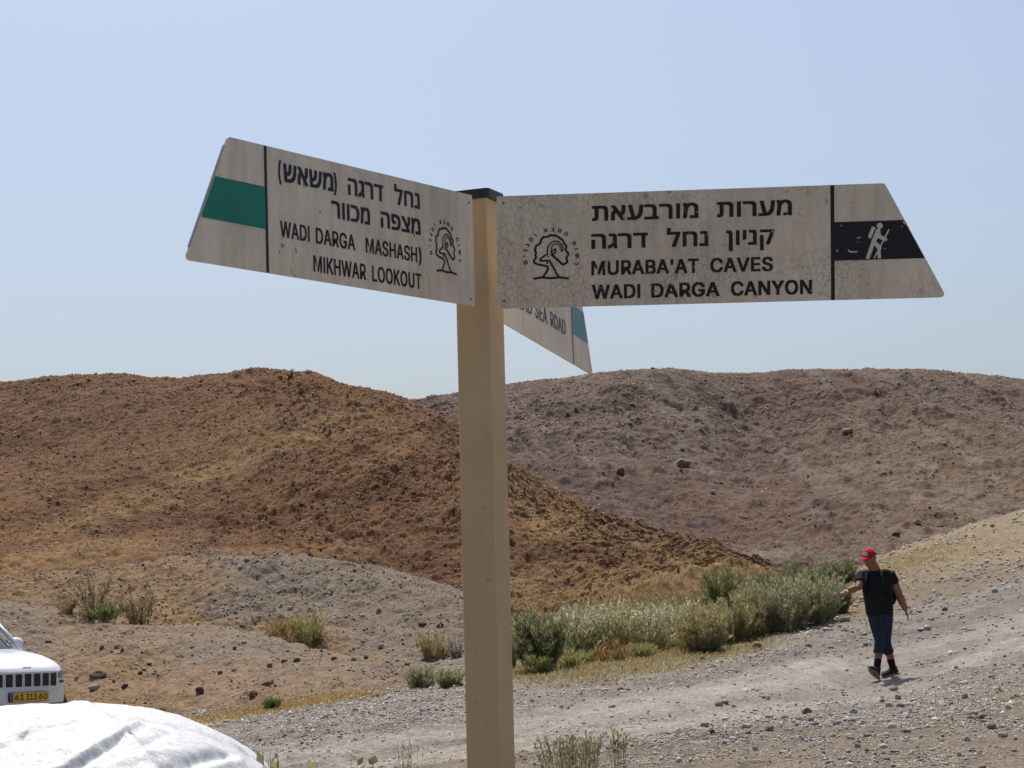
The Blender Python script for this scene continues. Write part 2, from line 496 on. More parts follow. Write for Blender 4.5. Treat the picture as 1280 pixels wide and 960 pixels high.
h1 = fbm(LH.X * .12, LH.D * .12, 4, 101); h2 = fbm(LH.X * .6, LH.D * .6, 4, 102); h3 = fbm(LH.X * 2.2, LH.D * 2.2, 3, 103)
ch = C(.205, .118, .060) + 0 * LH.X[..., None]
ch = lerp(ch, C(.145, .078, .042), sstep(-.15, .5, h1 + .45 * h2))
ch = lerp(ch, C(.205, .140, .085), sstep(.1, .6, h2 - h1) * .7)
upl = sstep(-.13, -.2, LH.a[None, :] + .03 * h1) * sstep(2.3, 3.2, LH.t[:, None])
ch = lerp(ch, C(.160, .098, .058), upl * .7)
def band(layer, pix, wid, edge, nz):
    pts = ground_pts(pix)
    if len(pts) < 2: return 0 * layer.X
    return sstep(wid, wid * edge, seg_dist(layer.X, layer.D, pts) + nz)
straw = C(.33, .235, .118)
for pix, wd, k in (([(40, 668), (150, 636), (240, 600), (330, 566), (400, 540)], 1.0, .6),
                   ([(0, 700), (60, 690), (150, 680)], 1.2, .75),
                   ([(640, 748), (760, 745), (880, 735)], 1.6, .75),
                   ([(650, 720), (720, 716), (800, 720)], .9, .6),
                   ([(720, 668), (800, 676), (880, 702), (930, 722)], 1.4, .8),
                   ([(640, 605), (700, 640)], 1.0, .5),
                   ([(250, 690), (420, 700), (560, 735)], 1.0, .45),
                   ([(440, 520), (520, 560)], 1.0, .3)):
    ch = lerp(ch, straw, band(LH, pix, wd * 1.7, .2, .9 * h2 * wd + .5 * h3 * wd) * k * .85)
greyp = band(LH, [(90, 722), (180, 706), (260, 690)], 1.3, .3, .6 * h2)
ch = lerp(ch, C(.235, .195, .155), greyp * .7)
ch = ch * (1 + .18 * h3)[..., None]
LH.mesh('brown_hill', M_HILL, ch * C(.675, .585, .515))

# --- grey hill on the right, farther off
HR_ROWS = [
    [(200, 760, 70, -1), (640, 760, 68, -1), (940, 730, 70, -1), (1100, 715, 71, -1), (1280, 700, 73, -1), (1700, 690, 75, -1), (2900, 640, 80, -1)],
    [(200, 740, 74), (640, 735, 73), (940, 716, 73), (1100, 700, 74), (1280, 680, 76), (1700, 660, 78), (2900, 600, 82)],
    [(200, 640, 88), (640, 625, 87), (800, 640, 85), (940, 650, 85), (1100, 640, 86), (1280, 622, 88), (1700, 600, 90), (2900, 520, 92)],
    [(200, 570, 102), (520, 552, 102), (640, 548, 101), (760, 545, 100), (870, 562, 100), (940, 575, 101), (1050, 562, 102), (1130, 550, 102), (1280, 545, 104), (1700, 540, 106), (2900, 430, 106)],
    [(200, 525, 110), (520, 524, 109), (640, 517, 107), (760, 505, 105.5), (870, 512, 107), (940, 522, 110), (1050, 510, 111), (1130, 505, 112), (1280, 508, 113), (1700, 520, 114), (2900, 390, 116)],
    [(200, 540, 118), (420, 528, 119), (520, 502, 118), (560, 495, 117.5), (640, 480, 115), (700, 473, 113.5), (760, 465, 112.5), (830, 461.5, 114), (930, 467, 119), (1000, 463, 121), (1130, 463, 122), (1200, 467, 122), (1280, 474, 122), (1700, 500, 122), (2900, 370, 124)],
    [(200, 540, 128, -.6), (520, 508, 127, -.6), (760, 470, 124, -.8), (1130, 468, 134, -.8), (1280, 479, 134, -.8), (2900, 380, 134, -.8)],
    [(200, 700, 165), (760, 690, 165), (1280, 690, 170), (1700, 690, 170), (2900, 650, 170)],
]
def hr_noise(x, y, t):
    n = .5 * fbm(x * .07, y * .07, 3, 111) + .22 * fbm(x * .28, y * .28, 4, 112) + .12 * fbm(x * .9, y * .9, 4, 113)
    gul = np.abs(fbm(x * .20 + .03 * y, y * .028, 3, 114))
    n = n - .22 * sstep(.12, .0, gul) * sstep(1.6, 3, t)
    wx = x + .8 * gnoise(x * .4, y * .4, 115); wy = y + .8 * gnoise(x * .4, y * .4, 116)
    l, h = lumps(wx * .55, wy * .7, 117)
    l2, h2 = lumps(wx * 1.4, wy * 1.6, 118)
    l3, h3 = lumps(x * 3.2, y * 3.2, 119)
    top = sstep(3.4, 4.2, t)
    n = n + (.22 * l * (h > .72)) * (.4 + top) + .11 * l2 * (h2 > .75) + .05 * l3 * (h3 > .5)
    l4, h4 = lumps(x * 2.1 + 3, y * 2.1, 87)
    n = n + .06 * l4 * (h4 > .5) + .04 * fbm(x * 2.6, y * 2.6, 3, 86)
    crest = np.exp(-((t - 5.0) / .45) ** 2)
    return n * sstep(.1, 1.0, t) * (1 - .86 * crest)
LR = Layer(HR_ROWS, [10, 110, 120, 110, 110, 36, 14], 200, 2900, 2000, hr_noise)
LAYERS.append(LR)
r1 = fbm(LR.X * .09, LR.D * .09, 4, 121); r2 = fbm(LR.X * .45, LR.D * .45, 4, 122); r3 = fbm(LR.X * 1.7, LR.D * 1.7, 3, 123)
cr = C(.150, .108, .085) + 0 * LR.X[..., None]
cr = lerp(cr, C(.112, .075, .060), sstep(-.1, .5, r1 + .4 * r2))
cr = lerp(cr, C(.180, .135, .104), sstep(0, .6, -r1 + .4 * r2))
mid = np.exp(-((LR.a[None, :] - .115) / .06) ** 2) * sstep(3.2, 1.8, LR.t[:, None])
dkb = np.exp(-((LR.a[None, :] - .135 - .02 * r1) / .035) ** 2)
cr = lerp(cr, C(.120, .080, .062), dkb * sstep(-.6, .3, r2) * .75)
cr = lerp(cr, C(.150, .090, .058), mid * sstep(-.4, .3, r2) * .8)
rt = sstep(.14, .22, LR.a[None, :] + .02 * r1) * sstep(4.2, 2.6, LR.t[:, None])
cr = lerp(cr, C(.195, .140, .088), rt * .6)
wash = band(LR, [(800, 664), (860, 676), (930, 690), (1040, 700)], 2.2, .3, .8 * r2)
cr = lerp(cr, C(.215, .175, .14), wash * .6)
scar = band(LR, [(640, 522), (720, 515), (800, 500), (870, 490)], 2.0, .3, .9 * r2)
cr = lerp(cr, C(.088, .058, .050), scar * .55)
stk = fbm(LR.X * .55 + .05 * LR.D, LR.D * .05, 4, 124)
cr = lerp(cr, C(.215, .175, .150), sstep(.05, .7, stk) * .55)
cr = lerp(cr, C(.118, .075, .058), sstep(-.05, -.7, stk) * .35)
cr = cr * (1 + .10 * r3)[..., None]
LR.mesh('grey_hill', M_FAR, cr * C(.79, .755, .725))

# --- plain all round, out to the horizon
bm = bmesh.new()
R = [0, 150, 400, 1200, 4000]
rings = []
for r in R[1:]:
    rings.append([bm.verts.new((r * math.cos(k * PI / 24), r * math.sin(k * PI / 24), -2.5)) for k in range(48)])
c0 = bm.verts.new((0, 0, -2.5))
for k in range(48):
    bm.faces.new((c0, rings[0][k], rings[0][(k + 1) % 48]))
    for q in range(3):
        bm.faces.new((rings[q][k], rings[q + 1][k], rings[q + 1][(k + 1) % 48], rings[q][(k + 1) % 48]))
m = mat_new('plain_dust', (.24, .19, .14), .95, 0, .1); t = NT(m)
t.color(t.ramp(t.noise(.05, 6, .7), [(.3, (.19, .14, .10)), (.7, (.28, .225, .165))]))
o = bm_obj('plain', bm, m); o['kind'] = 'structure'
# apron under and behind the camera, joined to the near ground
V = []; Fq = []
xs = np.linspace(-60, 60, 61); ys = np.concatenate([np.linspace(-60, 2.6, 20), [3.4]])
for yy in ys:
    for xx in xs:
        V.append((xx, yy, -.02 - .9 * max(0, (abs(xx) - 6) / 54) ** 1))
for j in range(len(ys) - 1):
    for i in range(60):
        k = j * 61 + i; Fq.append((k, k + 1, k + 62, k + 61))
col = np.tile(C(.17, .14, .11), (len(V), 1))
o = np_mesh('near_ground', V, Fq, M_GROUND, col, True); o['kind'] = 'structure'

# ------------------------------------------------------------------ signpost
PX = 3.78
pc = unproj(601, 400, PX)
post_x = float(pc[0])
m = mat_new('post_paint', (.40, .285, .165), .55, 0, .35); t = NT(m)
n1 = t.noise(6, 5, .6); n2 = t.noise(90, 3, .6); n3 = t.noise(1.2, 3, .5)
c = t.ramp(n1, [(.3, (.55, .385, .195)), (.7, (.61, .435, .235))])
c = t.mix(.6, c, t.ramp(n3, [(.3, (.82, .82, .80)), (.7, (1.1, 1.1, 1.1))]), 'MULTIPLY')
mpv = t.n.new('ShaderNodeMapping'); mpv.inputs['Scale'].default_value = (1, 1, .12)
t.l.new(t.tc.outputs['Object'], mpv.inputs[0])
c = t.mix(.28, c, t.ramp(t.noise(40, 5, .7, mpv.outputs[0]), [(.32, (.78, .75, .70)), (.5, (1, 1, 1)), (.72, (1.08, 1.08, 1.08))]), 'MULTIPLY')
c = t.mix(t.ramp(t.noise(26, 4, .7), [(.66, (0, 0, 0)), (.70, (.7, .7, .7))]), c, (.42, .33, .22))
c = t.mix(t.ramp(n2, [(.68, (0, 0, 0)), (.76, (1, 1, 1))]), c, (.24, .16, .09))
t.color(c); t.bump(n2, .15, .001)
M_POST = m
M_CAP = mat_new('cap_plastic', (.018, .018, .02), .45)
M_BLACK_P = mat_new('gap_black', (.02, .018, .016), .8)

def panel_mat(name, base, crack):
    m = mat_new(name, base, .6, 0, .3); t = NT(m)
    n1 = t.noise(9, 5, .65); n2 = t.noise(260, 3, .7); n3 = t.noise(3.2, 4, .6)
    mp = t.n.new('ShaderNodeMapping'); mp.inputs['Scale'].default_value = (1, 1, .12)
    t.l.new(t.tc.outputs['Object'], mp.inputs[0])
    n4 = t.noise(55, 4, .6, mp.outputs[0])
    dk = tuple(v * .88 for v in base); lt = tuple(min(1, v * 1.06) for v in base)
    c = t.ramp(n1, [(.3, dk), (.7, lt)])
    c = t.mix(.38, c, t.ramp(n2, [(.3, (.72, .72, .72)), (.6, (1.12, 1.12, 1.12))]), 'MULTIPLY')
    c = t.mix(.45, c, t.ramp(n4, [(.35, (.76, .74, .70)), (.6, (1.08, 1.08, 1.08))]), 'MULTIPLY')
    c = t.mix(.4, c, t.ramp(n3, [(.35, (.80, .77, .72)), (.65, (1.1, 1.1, 1.1))]), 'MULTIPLY')
    if crack:
        wv = t.n.new('ShaderNodeMapping'); wv.inputs['Scale'].default_value = (1, 1, .55); wv.inputs['Rotation'].default_value = (0, .35, 0)
        nz = t.n.new('ShaderNodeTexNoise'); nz.inputs['Scale'].default_value = 22; nz.inputs['Detail'].default_value = 3
        t.l.new(t.tc.outputs['Object'], nz.inputs[0])
        add = t.n.new('ShaderNodeMix'); add.data_type = 'RGBA'; add.blend_type = 'ADD'; add.inputs[0].default_value = .02
        t.l.new(t.tc.outputs['Object'], add.inputs[6]); t.l.new(nz.outputs['Color'], add.inputs[7])
        t.l.new(add.outputs[2], wv.inputs[0])
        v = t.n.new('ShaderNodeTexVoronoi'); v.feature = 'DISTANCE_TO_EDGE'; v.inputs['Scale'].default_value = 105
        t.l.new(wv.outputs[0], v.inputs['Vector'])
        line = t.ramp(v.outputs['Distance'], [(.0, (1, 1, 1)), (.075, (0, 0, 0))])
        vis = t.ramp(t.noise(7, 3, .6), [(.42, (.05, .05, .05)), (.62, (.75, .75, .75))])
        k = t.mix(1, line, vis, 'MULTIPLY')
        c = t.mix(k, c, tuple(v * .38 for v in base))
        spots = t.ramp(t.noise(48, 2, .5), [(.70, (0, 0, 0)), (.735, (.8, .8, .8))])
        c = t.mix(spots, c, tuple(v * .45 for v in base))
    else:
        spots = t.ramp(t.noise(60, 2, .5), [(.72, (0, 0, 0)), (.75, (.7, .7, .7))])
        c = t.mix(spots, c, (.16, .11, .07))
    t.color(c)
    t.bump(n1, .1, .002)
    return m
M_PANEL = panel_mat('faded_sign_panel', (.80, .70, .55), False)
M_PANEL_C = panel_mat('cracked_sign_panel', (.80, .705, .56), True)

def film_mat(name, col, wear, under=(.42, .38, .33), scale=42):
    m = mat_new(name, col, .45, 0, .35); t = NT(m)
    n = t.noise(scale, 5, .65)
    k = t.ramp(n, [(wear, (0, 0, 0)), (wear + .02, (1, 1, 1))])
    k2 = t.noise(14, 3, .6)
    c = t.mix(.5, col, t.ramp(k2, [(.3, tuple(v * .8 for v in col)), (.7, tuple(v * 1.25 for v in col))]))
    t.color(t.mix(k, c, under))
    return m
M_LETTER = film_mat('black_lettering', (.011, .010, .011), .725)
M_LETTER_F = film_mat('faded_lettering', (.035, .034, .034), .70)
M_LETTER_R = film_mat('chipped_lettering', (.011, .010, .011), .64, (.44, .39, .33), 60)
M_BLACK = film_mat('black_film', (.012, .012, .017), .80)
M_GREEN = film_mat('green_film', (.008, .21, .145), .80)
M_TEAL = film_mat('teal_film', (.06, .22, .24), .80)
M_PICTO = mat_new('pale_pictogram', (.66, .60, .51), .6)

class Panel:
    def __init__(s, P0, S, T):
        s.P0, s.S, s.T = Vector(P0), Vector(S), Vector(T)
        n = s.S.cross(s.T).normalized()
        if n.dot(Vector((0, 0, CZ)) - s.P0 - s.S * .4) < 0: n = -n
        s.N = n
        s.bow = 0.0
    def pt(s, a, t, off=0.0):
        b = s.bow * math.sin(PI * min(max(a / .75, 0), 1))
        return s.P0 + s.S * a + s.T * t + s.N * (off + b)
    def st(s, u, v):
        """photo pixel -> position on the panel"""
        x = np.array([.3, .5])
        def e(x):
            p = s.pt(x[0], x[1]); return np.array(proj(p.x, p.y, p.z)) - (u, v)
        for _ in range(12):
            r = e(x); J = np.stack([(e(x + d) - r) / 1e-4 for d in (np.array([1e-4, 0]), np.array([0, 1e-4]))], 1)
            x = x - np.linalg.solve(J, r)
        return x
ZOFF = Vector((0, 0, CZ))
def mkpanel(P0, S, T): return Panel(Vector(P0) + ZOFF, S, T)
PA, PB, PCC = .580, .190, .088      # divider, long tip, short tip
PL = mkpanel((-.0631, 3.715, .5566), (-.5462, -.8394, -.0208), (-.0016, -.006, .2027))
PR = mkpanel((-.0231, 3.7051, .5498), (1.0165, -.1595, -.021), (.0032, -.0232, .2009))
PT = mkpanel((-.0129, 3.8181, .5401), (.2495, .9697, -.0205), (-.0035, .0081, .1925))
PR.bow = -.003

post_root = thing('signpost', 'tall beige square steel post with three pale arrow shaped trail signs at its top', 'signpost', (post_x, PX, 0))
def local(p): return p - post_root.location

def box_tube(name, half, z0, z1, ang, mat, bev, parent, dx=0, dy=0):
    bm = bmesh.new()
    pts = []
    for sx, sy in ((1, 1), (-1, 1), (-1, -1), (1, -1)):
        for k in range(5):
            th = math.atan2(sy, sx) - PI / 4 + k * PI / 8
            pts.append((sx * (half - bev) + bev * math.cos(th), sy * (half - bev) + bev * math.sin(th)))
    c, s = math.cos(ang), math.sin(ang)
    lo = []; hi = []
    for x, y in pts:
        X, Y = x * c - y * s, x * s + y * c
        lo.append(bm.verts.new((X + dx, Y + dy, z0))); hi.append(bm.verts.new((X + dx - .0025 * (z1 - z0), Y + dy, z1)))
    n = len(pts)
    for k in range(n): bm.faces.new((lo[k], lo[(k + 1) % n], hi[(k + 1) % n], hi[k]))
    bm.faces.new(hi); bm.faces.new(lo[::-1])
    return bm_obj(name, bm, mat, parent)
ANG = math.radians(-24.3)
ptop = float(unproj(600, 241, PX - .03)[2])
box_tube('post', .0333, 0, ptop, ANG, M_POST, .004, post_root, .0045)
# cap: flat lid with a rim and a low dome
bm = bmesh.new()
prof = [(.0362, ptop - .012), (.0372, ptop + .001), (.0362, ptop + .006), (.022, ptop + .010), (.006, ptop + .0115)]
rr = []
for hw, zz in prof:
    ring = []
    for sx, sy in ((1, 1), (-1, 1), (-1, -1), (1, -1)):
        for k in range(5):
            th = math.atan2(sy, sx) - PI / 4 + k * PI / 8; bv = min(.008, hw * .8)
            x = sx * (hw - bv) + bv * math.cos(th); y = sy * (hw - bv) + bv * math.sin(th)
            ring.append(bm.verts.new((x * math.cos(ANG) - y * math.sin(ANG) + .0005, x * math.sin(ANG) + y * math.cos(ANG), zz)))
    rr.append(ring)
for a, b in zip(rr[:-1], rr[1:]):
    for k in range(20): bm.faces.new((a[k], a[(k + 1) % 20], b[(k + 1) % 20], b[k]))
bm.faces.new(rr[-1]); bm.faces.new(rr[0][::-1])
bm_obj('cap', bm, M_CAP, post_root)
# thin pale strip beside the corner of the post, and a few screws
bm = bmesh.new()
cx = .0333 * math.cos(ANG) + .0333 * math.sin(ANG); cy = .0333 * math.sin(ANG) - .0333 * math.cos(ANG)
sx_, sy_ = cx + .0012 * math.cos(ANG) + .0045 + .002, cy + .0008 - .0008
for dz in range(1):
    ring = [[], []]
    for k in range(6):
        for q, zz in enumerate((0.0, ptop - .2)):
            ring[q].append(bm.verts.new((sx_ - .003 + .0011 * math.cos(k * PI / 3) - .0025 * zz * (1 if q else 0), sy_ + .0028 + .0011 * math.sin(k * PI / 3), zz)))
    for k in range(6): bm.faces.new((ring[0][k], ring[0][(k + 1) % 6], ring[1][(k + 1) % 6], ring[1][k]))
bm_obj('corner_strip', bm, mat_new('pale_strip', (.50, .43, .32), .35, .3), post_root)

def round_poly(P, rad, n=5):
    """outline with rounded corners (rad per corner)"""
    out = []
    L = len(P)
    for i in range(L):
        p = np.array(P[i], float); a = np.array(P[i - 1], float); b = np.array(P[(i + 1) % L], float)
        r = rad[i]
        if r <= 0: out.append(tuple(p)); continue
        u1 = (a - p) / np.linalg.norm(a - p); u2 = (b - p) / np.linalg.norm(b - p)
        q1 = p + u1 * r; q2 = p + u2 * r
        for k in range(n + 1):
            tt = k / n
            out.append(tuple((1 - tt)**2 * q1 + 2 * tt * (1 - tt) * p + tt * tt * q2))
    return out

HN = .2027
def plate(pan, name, outline_m, off, thick, mat, parent, sub=0):
    """flat piece on a panel; outline in metres (s, h) on the panel; subdivided along s so that it can bow"""
    bm = bmesh.new()
    fr = [bm.verts.new((s, h, 0)) for s, h in outline_m]
    bm.faces.new(fr)
    if sub:
        s0 = min(p[0] for p in outline_m); s1 = max(p[0] for p in outline_m)
        for k in range(1, sub):
            g = bm.verts[:] + bm.edges[:] + bm.faces[:]
            bmesh.ops.bisect_plane(bm, geom=g, plane_co=(s0 + (s1 - s0) * k / sub, 0, 0), plane_no=(1, 0, 0))
    faces = bm.faces[:]
    if thick > 0:
        r = bmesh.ops.extrude_face_region(bm, geom=faces)
        for v in r['geom']:
            if isinstance(v, bmesh.types.BMVert): v.co.z -= thick
    for v in bm.verts:
        v.co = local(pan.pt(v.co.x, v.co.y / HN, off + v.co.z))
    return bm_obj(name, bm, mat, parent)

def poly_px(pan, pts, wobble=0):
    return [tuple(pan.st(u, v) * np.array([1, HN])) for u, v in pts]

def strokes(pan, name, lines, mat, parent, off=.0007):
    """flat strokes: each (points in metres on the panel, width, closed)"""
    V = []; Fc = []
    for q, (pts, w, closed) in enumerate(lines):
        P = [np.array(p, float) for p in pts]
        # smooth the path
        if len(P) > 3:
            tt = np.arange(len(P)); A = np.array(P)
            ti = np.linspace(0, len(P) - 1, (len(P) - 1) * 4 + 1)
            M = np.zeros_like(A); M[1:-1] = (A[2:] - A[:-2]) / 2; M[0] = A[1] - A[0]; M[-1] = A[-1] - A[-2]
            k = np.minimum(ti.astype(int), len(P) - 2); f = (ti - k)[:, None]
            P = list((2*f**3-3*f**2+1)*A[k] + (f**3-2*f**2+f)*M[k] + (-2*f**3+3*f**2)*A[k+1] + (f**3-f**2)*M[k+1])
        b0 = len(V)
        for i, p in enumerate(P):
            d = P[min(i + 1, len(P) - 1)] - P[max(i - 1, 0)]
            d = d / (np.linalg.norm(d) + 1e-12); n = np.array([-d[1], d[0]])
            e = d * w * .5 * ((i == len(P) - 1) - (i == 0)) * .6
            for sg in (1, -1):
                r = p + n * w * .5 * sg + e
                V.append(local(pan.pt(r[0], r[1] / HN, off + q * .00004)))
            if i: Fc.append((b0 + 2*i - 2, b0 + 2*i - 1, b0 + 2*i + 1, b0 + 2*i))
    return py_mesh(name, V, Fc, mat, parent)

